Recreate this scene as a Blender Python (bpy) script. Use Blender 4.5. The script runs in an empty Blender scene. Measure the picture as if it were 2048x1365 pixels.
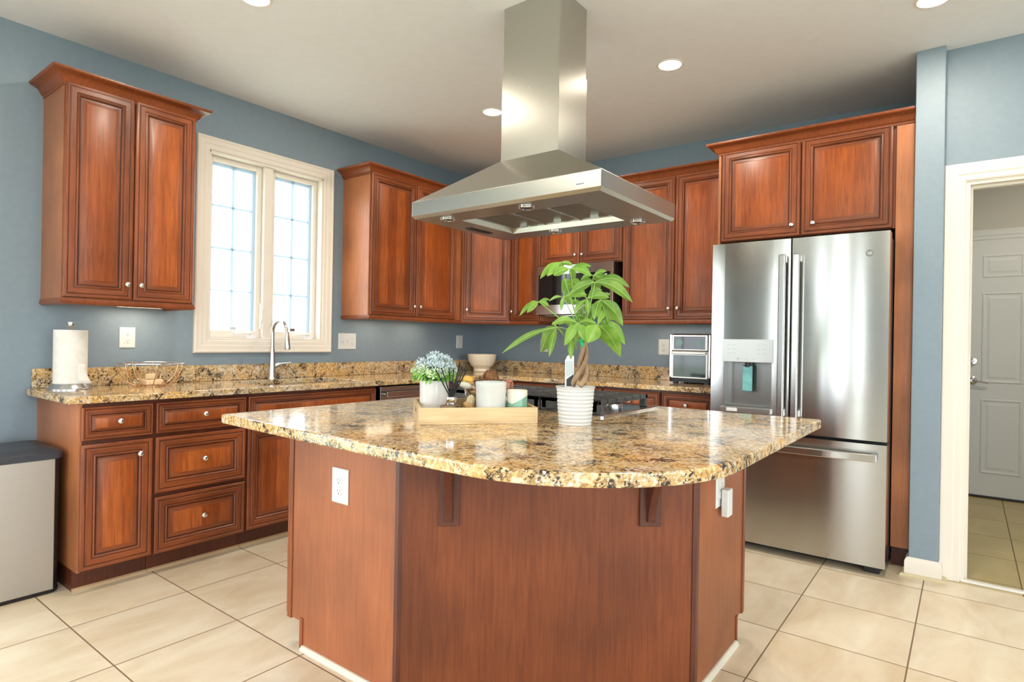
import bpy, bmesh, math, random
from mathutils import Vector, Matrix
PI = math.pi
S = bpy.context.scene
COL = S.collection
random.seed(7)

# ------------------------------------------------------------------ camera
CX, CY, CZ, YAW, PITCH, ROLL, FPX = 3.84335, -4.53549, 1.19901, 0.650846, 0.000713, 0.017201, 1197.558
FW = Vector((-math.sin(YAW) * math.cos(PITCH), math.cos(YAW) * math.cos(PITCH), math.sin(PITCH)))
_rt = Vector((math.cos(YAW), math.sin(YAW), 0)); _up = _rt.cross(FW)
RT = _rt * math.cos(ROLL) + _up * math.sin(ROLL)
UP = _up * math.cos(ROLL) - _rt * math.sin(ROLL)
CAMP = Vector((CX, CY, CZ))
cam = bpy.data.objects.new('camera', bpy.data.cameras.new('camera'))
cam.data.sensor_width = 36.0
cam.data.lens = FPX * 36.0 / 2048.0
cam.data.clip_start = 0.05
M4 = Matrix((RT, UP, -FW)).transposed().to_4x4(); M4.translation = CAMP
cam.matrix_world = M4
COL.objects.link(cam); S.camera = cam

# ------------------------------------------------------------------ exposure, sky, daylight
S.view_settings.view_transform = 'Standard'
S.view_settings.look = 'None'
S.view_settings.gamma = 1.0
S.view_settings.use_curve_mapping = False
S.view_settings.exposure = 0.15
WORLD_STRENGTH = 8.0
w = bpy.data.worlds.new('sky'); S.world = w; w.use_nodes = True
bg = w.node_tree.nodes['Background']
bg.inputs[0].default_value = (0.86, 0.94, 1.0, 1); bg.inputs[1].default_value = WORLD_STRENGTH

def area(name, loc, rot, sx, sy, power, color=(1, 1, 1), portal=False, shape='RECTANGLE', spread=PI):
    l = bpy.data.lights.new(name, 'AREA'); l.shape = shape; l.size = sx; l.size_y = sy
    l.energy = power; l.color = color; l.spread = spread
    if portal: l.cycles.is_portal = True
    o = bpy.data.objects.new(name, l); o.location = loc; o.rotation_euler = rot
    COL.objects.link(o); return o

CANW, CANC = 11, (1, .90, .76)
H = 2.769                                    # ceiling height
YR, XR = -9.0, 8.0                           # rear wall, right wall
REAR_WIN = [(1.25, 1.62), (1.85, 2.3), (2.62, 2.85), (4.4, 5.9), (6.3, 7.6)]  # out of view; narrow strips shaped for the bright streaks on the fridge
REAR_Z = (0.15, 2.45)
LEFT_DOOR = (-7.6, -4.6, 0.02, 2.2)          # y0, y1, z0, z1
ADDED_RIGHT_WIN = [(-7.6, -5.2), (-4.6, -2.4)]  # unseen openings, added to let in more daylight
RIGHT_Z = (0.3, 2.4)
WIN = (-2.69, -1.845, 1.175, 2.385)          # kitchen window opening y0,y1,z0,z1
for a, b in REAR_WIN:
    area('portal', ((a + b) / 2, YR - 0.02, sum(REAR_Z) / 2), (PI / 2, 0, 0), b - a, REAR_Z[1] - REAR_Z[0], 1, portal=True)
for a, b in ADDED_RIGHT_WIN:
    area('portal', (XR + 0.02, (a + b) / 2, sum(RIGHT_Z) / 2), (PI / 2, 0, PI / 2), b - a, RIGHT_Z[1] - RIGHT_Z[0], 1, portal=True)
area('portal', (-0.02, (LEFT_DOOR[0] + LEFT_DOOR[1]) / 2, 1.1), (PI / 2, 0, -PI / 2), 3.0, 2.18, 1, portal=True)
area('portal', (-0.20, (WIN[0] + WIN[1]) / 2, 1.78), (PI / 2, 0, -PI / 2), WIN[1] - WIN[0], WIN[3] - WIN[2], 1, portal=True)

# ------------------------------------------------------------------ material helpers
def newmat(name):
    m = bpy.data.materials.new(name); m.use_nodes = True
    nt = m.node_tree; b = nt.nodes['Principled BSDF']
    return m, nt, b

def N(nt, typ, **kw):
    n = nt.nodes.new(typ)
    for k, v in kw.items():
        if k.startswith('i_'):
            key = k[2:]; key = int(key) if key.isdigit() else key
            n.inputs[key].default_value = v
        else: setattr(n, k, v)
    return n

def ramp(nt, stops, interp='LINEAR'):
    r = nt.nodes.new('ShaderNodeValToRGB'); cr = r.color_ramp; cr.interpolation = interp
    while len(cr.elements) < len(stops): cr.elements.new(0.5)
    for e, (p, c) in zip(cr.elements, stops):
        e.position = p; e.color = (c[0], c[1], c[2], 1) if not isinstance(c, (int, float)) else (c, c, c, 1)
    return r

def mix(nt, fac, a, b, mode='MIX'):
    n = nt.nodes.new('ShaderNodeMix'); n.data_type = 'RGBA'; n.blend_type = mode
    L = nt.links
    for sock, v in ((n.inputs[0], fac), (n.inputs[6], a), (n.inputs[7], b)):
        if hasattr(v, 'is_linked') or hasattr(v, 'links'): L.new(v, sock)
        elif isinstance(v, (int, float)): sock.default_value = v
        else: sock.default_value = (v[0], v[1], v[2], 1)
    return n.outputs[2]

def plain(name, col, rough=0.5, metal=0.0, emit=None, es=0, coat=0, alpha=None, trans=0, ior=1.45, spec=0.5, sss=0):
    m, nt, b = newmat(name)
    b.inputs['Base Color'].default_value = (*col, 1); b.inputs['Roughness'].default_value = rough
    b.inputs['Metallic'].default_value = metal; b.inputs['IOR'].default_value = ior
    b.inputs['Coat Weight'].default_value = coat; b.inputs['Transmission Weight'].default_value = trans
    b.inputs['Specular IOR Level'].default_value = spec
    if emit: b.inputs['Emission Color'].default_value = (*emit, 1); b.inputs['Emission Strength'].default_value = es
    if sss: b.inputs['Subsurface Weight'].default_value = sss; b.inputs['Subsurface Radius'].default_value = (.02, .015, .01)
    return m

def noisy(name, c1, c2, scale=8, rough=0.5, metal=0.0, detail=4, stretch=(1, 1, 1), bump=0, coords='Object', lo=.35, hi=.65, **kw):
    m, nt, b = newmat(name); L = nt.links
    tc = N(nt, 'ShaderNodeTexCoord'); mp = N(nt, 'ShaderNodeMapping'); mp.inputs['Scale'].default_value = stretch
    L.new(tc.outputs[coords], mp.inputs['Vector'])
    no = N(nt, 'ShaderNodeTexNoise'); no.inputs['Scale'].default_value = scale; no.inputs['Detail'].default_value = detail
    L.new(mp.outputs[0], no.inputs['Vector'])
    r = ramp(nt, [(lo, c1), (hi, c2)]); L.new(no.outputs[0], r.inputs[0]); L.new(r.outputs[0], b.inputs['Base Color'])
    b.inputs['Roughness'].default_value = rough; b.inputs['Metallic'].default_value = metal
    if bump:
        bp = N(nt, 'ShaderNodeBump'); bp.inputs['Strength'].default_value = bump; bp.inputs['Distance'].default_value = 0.01
        L.new(no.outputs[0], bp.inputs['Height']); L.new(bp.outputs[0], b.inputs['Normal'])
    for k, v in kw.items(): b.inputs[k].default_value = v
    return m

def wood(name, c1, c2, horizontal=False, planks=0.0, rough=0.36, tone=0.12):
    m, nt, b = newmat(name); L = nt.links
    tc = N(nt, 'ShaderNodeTexCoord'); oi = N(nt, 'ShaderNodeObjectInfo')
    off = N(nt, 'ShaderNodeVectorMath', operation='SCALE'); off.inputs[0].default_value = (7.3, 3.1, 5.7)
    L.new(oi.outputs['Random'], off.inputs['Scale'])
    add = N(nt, 'ShaderNodeVectorMath', operation='ADD'); L.new(tc.outputs['Object'], add.inputs[0]); L.new(off.outputs[0], add.inputs[1])
    mp = N(nt, 'ShaderNodeMapping'); mp.inputs['Scale'].default_value = (1.2, 16, 16) if horizontal else (16, 16, 1.0)
    L.new(add.outputs[0], mp.inputs['Vector'])
    no = N(nt, 'ShaderNodeTexNoise', i_Scale=5.0, i_Detail=7.0, i_Roughness=0.62, i_Distortion=0.6); L.new(mp.outputs[0], no.inputs['Vector'])
    r = ramp(nt, [(.28, c1), (.72, c2)]); L.new(no.outputs[0], r.inputs[0]); out = r.outputs[0]
    big = N(nt, 'ShaderNodeTexNoise', i_Scale=2.6, i_Detail=2.0); L.new(add.outputs[0], big.inputs['Vector'])
    rb = ramp(nt, [(.3, 0.72), (.7, 1.22)]); L.new(big.outputs[0], rb.inputs[0])
    out = mix(nt, 1.0, out, rb.outputs[0], 'MULTIPLY')
    if planks:
        sx = N(nt, 'ShaderNodeSeparateXYZ'); L.new(add.outputs[0], sx.inputs[0])
        s1 = N(nt, 'ShaderNodeMath', operation='ADD'); L.new(sx.outputs[0], s1.inputs[0]); L.new(sx.outputs[1], s1.inputs[1])
        dv = N(nt, 'ShaderNodeMath', operation='DIVIDE'); L.new(s1.outputs[0], dv.inputs[0]); dv.inputs[1].default_value = planks
        fl = N(nt, 'ShaderNodeMath', operation='FLOOR'); L.new(dv.outputs[0], fl.inputs[0])
        wn = N(nt, 'ShaderNodeTexWhiteNoise', noise_dimensions='1D'); L.new(fl.outputs[0], wn.inputs['W'])
        rp = ramp(nt, [(0.0, (0.78, 0.72, 0.70)), (0.5, (1, 1, 1)), (1.0, (1.2, 1.3, 1.35))]); L.new(wn.outputs[0], rp.inputs[0])
        out = mix(nt, 1.0, out, rp.outputs[0], 'MULTIPLY')
    rt = ramp(nt, [(0, 1 - tone), (1, 1 + tone)]); L.new(oi.outputs['Random'], rt.inputs[0])
    out = mix(nt, 1.0, out, rt.outputs[0], 'MULTIPLY')
    L.new(out, b.inputs['Base Color']); b.inputs['Roughness'].default_value = rough
    b.inputs['Coat Weight'].default_value = 0.05; b.inputs['Coat Roughness'].default_value = 0.2; b.inputs['Specular IOR Level'].default_value = .38
    return m

def granite(name):
    m, nt, b = newmat(name); L = nt.links
    geo = N(nt, 'ShaderNodeNewGeometry'); P = geo.outputs['Position']
    dn = N(nt, 'ShaderNodeTexNoise', i_Scale=40.0, i_Detail=2.0); L.new(P, dn.inputs['Vector'])
    dsc = N(nt, 'ShaderNodeVectorMath', operation='SCALE'); dsc.inputs['Scale'].default_value = 0.02; L.new(dn.outputs['Color'], dsc.inputs[0])
    pp = N(nt, 'ShaderNodeVectorMath', operation='ADD'); L.new(P, pp.inputs[0]); L.new(dsc.outputs[0], pp.inputs[1])
    v1 = N(nt, 'ShaderNodeTexVoronoi', i_Scale=120.0); L.new(pp.outputs[0], v1.inputs['Vector'])
    sp = N(nt, 'ShaderNodeSeparateColor'); L.new(v1.outputs['Color'], sp.inputs[0])
    nb = N(nt, 'ShaderNodeTexNoise', i_Scale=55.0, i_Detail=4.0); L.new(P, nb.inputs['Vector'])
    av = N(nt, 'ShaderNodeMix'); av.data_type = 'FLOAT'; av.inputs[0].default_value = .45; L.new(sp.outputs[0], av.inputs[2]); L.new(nb.outputs[0], av.inputs[3])
    r1 = ramp(nt, [(0.15, (.24, .14, .07)), (.34, (.47, .31, .13)), (.5, (.59, .43, .21)), (.64, (.64, .53, .35)), (.82, (.66, .63, .56))])
    L.new(av.outputs[0], r1.inputs[0]); out = r1.outputs[0]
    n2 = N(nt, 'ShaderNodeTexNoise', i_Scale=7.0, i_Detail=5.0); L.new(P, n2.inputs['Vector'])
    r2 = ramp(nt, [(.36, (1.12, 0.94, .70)), (.55, (1.0, .97, .95)), (.72, (.88, .95, 1.2))]); L.new(n2.outputs[0], r2.inputs[0])
    out = mix(nt, 1.0, out, r2.outputs[0], 'MULTIPLY')
    n3 = N(nt, 'ShaderNodeTexNoise', i_Scale=85.0, i_Detail=3.0, i_Roughness=.7, i_Distortion=.8); L.new(P, n3.inputs['Vector'])
    n4 = N(nt, 'ShaderNodeTexNoise', i_Scale=16.0, i_Detail=3.0); L.new(P, n4.inputs['Vector'])
    ad = N(nt, 'ShaderNodeMath', operation='ADD'); L.new(n3.outputs[0], ad.inputs[0])
    ml = N(nt, 'ShaderNodeMath', operation='MULTIPLY'); L.new(n4.outputs[0], ml.inputs[0]); ml.inputs[1].default_value = 0.6; L.new(ml.outputs[0], ad.inputs[1])
    rb = ramp(nt, [(.855, 0.0), (.915, 1.0)]); L.new(ad.outputs[0], rb.inputs[0])
    out = mix(nt, rb.outputs[0], out, (.16, .08, .035))
    ve = N(nt, 'ShaderNodeTexVoronoi', i_Scale=58.0, feature='DISTANCE_TO_EDGE'); L.new(pp.outputs[0], ve.inputs['Vector'])
    re_ = ramp(nt, [(.03, 1.0), (.09, 0.0)]); L.new(ve.outputs['Distance'], re_.inputs[0])
    rn = ramp(nt, [(.54, 0.0), (.66, .9)]); L.new(n4.outputs[0], rn.inputs[0])
    vm = N(nt, 'ShaderNodeMath', operation='MULTIPLY'); L.new(re_.outputs[0], vm.inputs[0]); L.new(rn.outputs[0], vm.inputs[1])
    out = mix(nt, vm.outputs[0], out, (.05, .04, .035))
    rk = ramp(nt, [(.915, 0.0), (.945, 1.0)]); L.new(ad.outputs[0], rk.inputs[0])
    out = mix(nt, rk.outputs[0], out, (.022, .021, .024))
    L.new(out, b.inputs['Base Color']); b.inputs['Roughness'].default_value = 0.10
    return m

def tiles(name, x0, y0, dx, dy, c1, c2, grout, gw=0.0028):
    m, nt, b = newmat(name); L = nt.links
    geo = N(nt, 'ShaderNodeNewGeometry'); sx = N(nt, 'ShaderNodeSeparateXYZ'); L.new(geo.outputs['Position'], sx.inputs[0])
    masks, ids = [], []
    for k, (o, d) in enumerate(((x0, dx), (y0, dy))):
        a = N(nt, 'ShaderNodeMath', operation='SUBTRACT'); L.new(sx.outputs[k], a.inputs[0]); a.inputs[1].default_value = o
        q = N(nt, 'ShaderNodeMath', operation='DIVIDE'); L.new(a.outputs[0], q.inputs[0]); q.inputs[1].default_value = d
        f = N(nt, 'ShaderNodeMath', operation='FLOOR'); L.new(q.outputs[0], f.inputs[0]); ids.append(f.outputs[0])
        pg = N(nt, 'ShaderNodeMath', operation='PINGPONG'); L.new(q.outputs[0], pg.inputs[0]); pg.inputs[1].default_value = 0.5
        lt = N(nt, 'ShaderNodeMath', operation='LESS_THAN'); L.new(pg.outputs[0], lt.inputs[0]); lt.inputs[1].default_value = gw / d
        masks.append(lt.outputs[0])
    mx = N(nt, 'ShaderNodeMath', operation='MAXIMUM'); L.new(masks[0], mx.inputs[0]); L.new(masks[1], mx.inputs[1])
    cb = N(nt, 'ShaderNodeCombineXYZ'); L.new(ids[0], cb.inputs[0]); L.new(ids[1], cb.inputs[1])
    wn = N(nt, 'ShaderNodeTexWhiteNoise'); L.new(cb.outputs[0], wn.inputs['Vector'])
    sc = N(nt, 'ShaderNodeVectorMath', operation='SCALE'); sc.inputs['Scale'].default_value = 9; L.new(wn.outputs['Color'], sc.inputs[0])
    pp = N(nt, 'ShaderNodeVectorMath', operation='ADD'); L.new(geo.outputs['Position'], pp.inputs[0]); L.new(sc.outputs[0], pp.inputs[1])
    mp = N(nt, 'ShaderNodeMapping'); mp.inputs['Scale'].default_value = (2.2, .9, 1); L.new(pp.outputs[0], mp.inputs['Vector'])
    no = N(nt, 'ShaderNodeTexNoise', i_Scale=2.6, i_Detail=8.0, i_Roughness=.62, i_Distortion=.5); L.new(mp.outputs[0], no.inputs['Vector'])
    r = ramp(nt, [(.3, c1), (.68, c2)]); L.new(no.outputs[0], r.inputs[0])
    rv = ramp(nt, [(0, .93), (1, 1.05)]); L.new(wn.outputs['Value'], rv.inputs[0])
    out = mix(nt, 1.0, r.outputs[0], rv.outputs[0], 'MULTIPLY')
    out = mix(nt, mx.outputs[0], out, grout)
    L.new(out, b.inputs['Base Color'])
    rr = N(nt, 'ShaderNodeMath', operation='MULTIPLY_ADD'); L.new(mx.outputs[0], rr.inputs[0]); rr.inputs[1].default_value = .4; rr.inputs[2].default_value = .33
    L.new(rr.outputs[0], b.inputs['Roughness'])
    bp = N(nt, 'ShaderNodeBump', i_Strength=.5, i_Distance=.002); bp.invert = True
    L.new(mx.outputs[0], bp.inputs['Height']); L.new(bp.outputs[0], b.inputs['Normal'])
    return m

def steel(name, col=(.54, .535, .52), rough=.19, aniso=.93, axis='Z', turn=.25):
    m, nt, b = newmat(name); L = nt.links
    b.inputs['Metallic'].default_value = 1; b.inputs['Anisotropic'].default_value = aniso; b.inputs['Anisotropic Rotation'].default_value = turn
    tg = N(nt, 'ShaderNodeTangent', direction_type='RADIAL', axis=axis); L.new(tg.outputs[0], b.inputs['Tangent'])
    tc = N(nt, 'ShaderNodeTexCoord'); mp = N(nt, 'ShaderNodeMapping'); mp.inputs['Scale'].default_value = (1, 1, 160)
    L.new(tc.outputs['Object'], mp.inputs['Vector'])
    no = N(nt, 'ShaderNodeTexNoise', i_Scale=4.0, i_Detail=3.0); L.new(mp.outputs[0], no.inputs['Vector'])
    r = ramp(nt, [(.3, tuple(c * .97 for c in col)), (.7, tuple(min(1, c * 1.02) for c in col))]); L.new(no.outputs[0], r.inputs[0])
    L.new(r.outputs[0], b.inputs['Base Color']); b.inputs['Roughness'].default_value = rough
    return m

# ------------------------------------------------------------------ materials
C1, C2 = (.17, .040, .012), (.36, .098, .026)
W_FRAME = wood('cherry_frame', (.15, .036, .012), (.29, .078, .023))
W_RAIL = wood('cherry_rail', (.15, .036, .012), (.29, .078, .023), horizontal=True)
W_PANEL = wood('cherry_panel', (.20, .042, .009), (.42, .104, .020), planks=.085)
W_SIDE = wood('cherry_side', (.36, .125, .05), (.47, .18, .075))
W_GLAZE = wood('cherry_glaze', (.05, .013, .006), (.09, .022, .009))
W_DARK = wood('cherry_dark', (.07, .018, .009), (.12, .03, .013))
W_BOX = wood('cherry_box', (.16, .038, .012), (.27, .07, .02))
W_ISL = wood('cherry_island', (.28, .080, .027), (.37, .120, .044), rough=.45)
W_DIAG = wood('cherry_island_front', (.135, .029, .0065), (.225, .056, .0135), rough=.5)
DOORM = [W_FRAME, W_RAIL, W_GLAZE, W_PANEL]
GRAN = granite('granite')
STEEL = steel('brushed_steel')
HOODST = steel('hood_steel', (.53, .515, .465), .27, .6, turn=0)
CHROME = plain('chrome', (.82, .82, .84), .12, 1)
NICKEL = plain('nickel', (.60, .59, .58), .24, 1)
BLACK = plain('black_plastic', (.012, .012, .014), .4)
BLACKG = plain('black_glass', (.008, .008, .01), .04)
IRON = noisy('cast_iron', (.035, .034, .034), (.06, .058, .056), 60, .55)
WHITE = plain('white_plastic', (.70, .72, .70), .35)
SLOT = plain('outlet_slot', (.06, .06, .055), .5)
TRIM = plain('trim_paint', (.78, .715, .63), .38)
SASH = plain('sash_vinyl', (.78, .72, .64), .4)
WALLM = noisy('wall_paint', (.215, .275, .330), (.225, .288, .343), 30, .5)
WALLR = WALLM
CEILM = noisy('ceiling_paint', (.76, .762, .79), (.78, .782, .81), 20, .8)
HALLW = plain('hall_paint', (.55, .53, .46), .7)
DOORW = plain('door_paint', (.66, .66, .63), .45)
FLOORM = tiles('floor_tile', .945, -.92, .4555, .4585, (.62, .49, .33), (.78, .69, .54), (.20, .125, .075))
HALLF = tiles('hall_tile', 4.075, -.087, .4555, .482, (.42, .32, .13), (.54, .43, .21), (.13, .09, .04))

# ------------------------------------------------------------------ mesh helpers
class MB:
    def __init__(s): s.v = []; s.f = []; s.m = []
    def add(s, vs, fs, m=0):
        o = len(s.v); s.v += [tuple(v) for v in vs]
        for f in fs: s.f.append([i + o for i in f]); s.m.append(m)
        return s
    def box(s, x0, x1, y0, y1, z0, z1, m=0):
        vs = [(x, y, z) for x in (x0, x1) for y in (y0, y1) for z in (z0, z1)]
        return s.add(vs, [(0, 1, 3, 2), (4, 6, 7, 5), (0, 4, 5, 1), (2, 3, 7, 6), (0, 2, 6, 4), (1, 5, 7, 3)], m)
    def prism(s, poly, z0, z1, m=0, mt=None):
        n = len(poly); vs = [(x, y, z0) for x, y in poly] + [(x, y, z1) for x, y in poly]
        s.add(vs, [(i, (i + 1) % n, n + (i + 1) % n, n + i) for i in range(n)], m)
        o = len(s.v) - 2 * n
        s.f.append([o + i for i in reversed(range(n))]); s.m.append(m)
        s.f.append([o + n + i for i in range(n)]); s.m.append(m if mt is None else mt)
        return s
    def lathe(s, prof, c=(0, 0, 0), seg=32, m=0, axis='z', cap=True):
        vs = []
        for r, h in prof:
            for k in range(seg):
                a = 2 * PI * k / seg; p = (r * math.cos(a), r * math.sin(a), h)
                if axis == 'y': p = (p[0], -p[2], p[1])
                if axis == 'x': p = (p[2], p[0], p[1])
                vs.append((p[0] + c[0], p[1] + c[1], p[2] + c[2]))
        fs = [(i * seg + k, i * seg + (k + 1) % seg, (i + 1) * seg + (k + 1) % seg, (i + 1) * seg + k) for i in range(len(prof) - 1) for k in range(seg)]
        if cap: fs += [tuple(reversed(range(seg))), tuple((len(prof) - 1) * seg + k for k in range(seg))]
        return s.add(vs, fs, m)
    def tube(s, pts, r, seg=10, m=0, closed=False, cap=True):
        pts = [Vector(p) for p in pts]; n = len(pts); rs = r if isinstance(r, (list, tuple)) else [r] * n
        vs = []; u = None
        for i, p in enumerate(pts):
            if closed: t = pts[(i + 1) % n] - pts[i - 1]
            else: t = pts[min(i + 1, n - 1)] - pts[max(i - 1, 0)]
            t.normalize()
            if u is None:
                u = t.cross(Vector((0, 0, 1)));
                if u.length < .1: u = t.cross(Vector((1, 0, 0)))
            u = (u - t * u.dot(t)).normalized(); w_ = t.cross(u)
            for k in range(seg):
                a = 2 * PI * k / seg; vs.append(p + (u * math.cos(a) + w_ * math.sin(a)) * rs[i])
        rng = n if closed else n - 1
        fs = [(i * seg + k, i * seg + (k + 1) % seg, ((i + 1) % n) * seg + (k + 1) % seg, ((i + 1) % n) * seg + k) for i in range(rng) for k in range(seg)]
        if cap and not closed: fs += [tuple(reversed(range(seg))), tuple((n - 1) * seg + k for k in range(seg))]
        return s.add(vs, fs, m)
    def sphere(s, c, r, m=0, seg=14, rings=9, sq=(1, 1, 1)):
        vs = []
        for i in range(rings + 1):
            th = PI * i / rings
            for k in range(seg):
                a = 2 * PI * k / seg
                vs.append((c[0] + r * sq[0] * math.sin(th) * math.cos(a), c[1] + r * sq[1] * math.sin(th) * math.sin(a), c[2] + r * sq[2] * math.cos(th)))
        return s.add(vs, [(i * seg + k, (i + 1) * seg + k, (i + 1) * seg + (k + 1) % seg, i * seg + (k + 1) % seg) for i in range(rings) for k in range(seg)], m)
    def sweep(s, prof, path, m=0, closed=False):
        # prof: (outward, z) points; path: xy points, outward is to the right of travel
        n = len(path); pts = [Vector((p[0], p[1])) for p in path]; off = []
        for i in range(n):
            d = []
            if closed or i > 0: d.append((pts[i] - pts[i - 1]).normalized())
            if closed or i < n - 1: d.append((pts[(i + 1) % n] - pts[i]).normalized())
            ns = [Vector((q.y, -q.x)) for q in d]
            if len(ns) == 1: off.append(ns[0])
            else:
                b = (ns[0] + ns[1]).normalized(); off.append(b / max(.2, b.dot(ns[0])))
        k = len(prof); vs = [(pts[i].x + off[i].x * o, pts[i].y + off[i].y * o, z) for i in range(n) for o, z in prof]
        fs = [(i * k + j, i * k + (j + 1) % k, ((i + 1) % n) * k + (j + 1) % k, ((i + 1) % n) * k + j) for i in range(n if closed else n - 1) for j in range(k)]
        if not closed: fs += [tuple(reversed(range(k))), tuple((n - 1) * k + j for j in range(k))]
        return s.add(vs, fs, m)
    def rings(s, x0, x1, z0, z1, y, prof, dirn=-1):
        # concentric mitred rings; prof: (inset, outward height, material of the band that follows)
        vs = []
        for d, h, _ in prof:
            vs += [(x0 + d, y + dirn * h, z0 + d), (x1 - d, y + dirn * h, z0 + d), (x1 - d, y + dirn * h, z1 - d), (x0 + d, y + dirn * h, z1 - d)]
        o = len(s.v); s.v += vs
        for i in range(len(prof) - 1):
            mm = prof[i][2]
            for k in range(4):
                a, b = o + 4 * i + k, o + 4 * i + (k + 1) % 4
                s.f.append([a, b, b + 4, a + 4]); s.m.append((1 if k % 2 == 0 else 0) if mm == 0 else mm)
        e = o + 4 * (len(prof) - 1)
        s.f.append([e, e + 1, e + 2, e + 3]); s.m.append(prof[-1][2])
        s.f.append([o + 3, o + 2, o + 1, o]); s.m.append(0)
        return s
    def xf(s, mat):
        s.v = [tuple(mat @ Vector(v)) for v in s.v]; return s
    def build(s, name, mats, parent=None, smooth=None, bevel=0, seg=2, loc=None):
        me = bpy.data.meshes.new(name); me.from_pydata(s.v, [], s.f)
        for m_ in (mats if isinstance(mats, (list, tuple)) else [mats]): me.materials.append(m_)
        me.polygons.foreach_set('material_index', s.m)
        bm = bmesh.new(); bm.from_mesh(me); bmesh.ops.recalc_face_normals(bm, faces=bm.faces); bm.to_mesh(me); bm.free()
        if smooth is not None:
            me.polygons.foreach_set('use_smooth', [True] * len(me.polygons)); me.set_sharp_from_angle(angle=math.radians(smooth))
        o = bpy.data.objects.new(name, me); COL.objects.link(o)
        if parent: o.parent = parent
        if loc: o.location = loc
        if bevel:
            b = o.modifiers.new('bevel', 'BEVEL'); b.width = bevel; b.segments = seg; b.limit_method = 'ANGLE'; b.angle_limit = math.radians(40)
            b.harden_normals = False
        return o

def thing(name, label, cat, loc=(0, 0, 0), rz=0, group=None):
    o = bpy.data.objects.new(name, None); o.empty_display_size = .1; COL.objects.link(o)
    o.location = loc; o.rotation_euler = (0, 0, rz); o['label'] = label; o['category'] = cat
    if group: o['group'] = group
    return o
def tag(o, label, cat, group=None):
    o['label'] = label; o['category'] = cat
    if group: o['group'] = group
    return o
def struct(o): o['kind'] = 'structure'; return o
def at(px, py, d): return CAMP + (FW + RT * ((px - 1024) / FPX) - UP * ((py - 682.5) / FPX)) * d

# ------------------------------------------------------------------ room shell
T = .14
def wall_with_holes(name, a0, a1, z0, z1, holes, thick, mat, place):
    # wall in local (a, z) with rectangular openings, place maps (a, t, z) to the world
    mb = MB(); xs = sorted({a0, a1, *[h[0] for h in holes], *[h[1] for h in holes]}); zs = sorted({z0, z1, *[h[2] for h in holes], *[h[3] for h in holes]})
    for i in range(len(xs) - 1):
        for j in range(len(zs) - 1):
            mx_, mz = (xs[i] + xs[i + 1]) / 2, (zs[j] + zs[j + 1]) / 2
            if any(h[0] < mx_ < h[1] and h[2] < mz < h[3] for h in holes): continue
            mb.box(xs[i], xs[i + 1], 0, thick, zs[j], zs[j + 1])
    mb.v = [place(*v) for v in mb.v]
    return struct(mb.build(name, mat))
struct(MB().box(-T, XR + T, YR - T, -.70, -.1, 0).box(-T, 3.6, -.70, .14, -.1, 0).build('floor', FLOORM))
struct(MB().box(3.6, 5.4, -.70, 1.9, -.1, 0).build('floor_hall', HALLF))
struct(MB().box(-T, XR + T, YR - T, 1.9, H, H + .1).build('ceiling', CEILM))
wall_with_holes('wall_left', YR - T, .14, 0, H, [WIN, LEFT_DOOR], T, WALLM, lambda a, t, z: (-t, a, z))
struct(MB().box(0, 3.605, 0, T, 0, H).build('wall_back', WALLM))
wall_with_holes('wall_rear', -T, XR + T, 0, H, [(a, b, *REAR_Z) for a, b in REAR_WIN], T, WALLM, lambda a, t, z: (a, YR - t, z))
wall_with_holes('wall_right', YR, -.66, 0, H, [(a, b, *RIGHT_Z) for a, b in ADDED_RIGHT_WIN], T, WALLM, lambda a, t, z: (XR + t, a, z))
DX0, DX1, DZ = 3.825, 4.74, 2.066
wall_with_holes('wall_door_side', 3.735, XR, 0, H, [(DX0, DX1, 0, DZ)], .115, WALLM, lambda a, t, z: (a, -.66 + t, z))
struct(MB().box(3.607, 3.735, -.735, 1.80, 0, H).build('wall_stub', WALLM, bevel=.004))
struct(MB().box(3.735, 5.3, 1.68, 1.80, 0, H).build('wall_hall_far', HALLW))
struct(MB().box(5.2, 5.3, -.545, 1.68, 0, H).build('wall_hall_right', HALLW))
# rear and side glazing bars (seen only as reflections)
def glazing(name, a0, a1, z0, z1, nx, nz, place):
    mb = MB(); f = .05 if a1 - a0 > .5 else .015
    for x in (a0, a1 - f): mb.box(x, x + f, .03, .09, z0, z1)
    for z in (z0, z1 - f): mb.box(a0, a1, .03, .09, z, z + f)
    for i in range(1, nx): x = a0 + (a1 - a0) * i / nx; mb.box(x - .012, x + .012, .05, .07, z0, z1)
    for i in range(1, nz): z = z0 + (z1 - z0) * i / nz; mb.box(a0, a1, .05, .07, z - .012, z + .012)
    mb.v = [place(*v) for v in mb.v]; return struct(mb.build(name, TRIM))
for i, (a, b) in enumerate(REAR_WIN): glazing('window_%d' % (i + 2), a, b, *REAR_Z, 2 if b - a > .5 else 1, 4 if b - a > .5 else 1, lambda a_, t, z: (a_, YR - t, z))
for i, (a, b) in enumerate(ADDED_RIGHT_WIN): glazing('window_%d' % (i + 8), a, b, *RIGHT_Z, 3, 3, lambda a_, t, z: (XR + t, a_, z))  # windows added on the unseen right side for daylight
glazing('door_2', *LEFT_DOOR, 2, 1, lambda a_, t, z: (-t, a_, z))
struct(MB().box(-30, 30, -40, YR - T - .02, -.5, -.4).box(-30, -T - .02, YR - T, 20, -.5, -.4).box(XR + T + .02, 30, YR - T, 20, -.5, -.4).build('ground_bounce', noisy('pale_bounce_ground', (.46, .52, .38), (.60, .64, .50), 3, .9, coords='Object')))  # unseen ground, made pale to bounce light up to the ceiling

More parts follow.
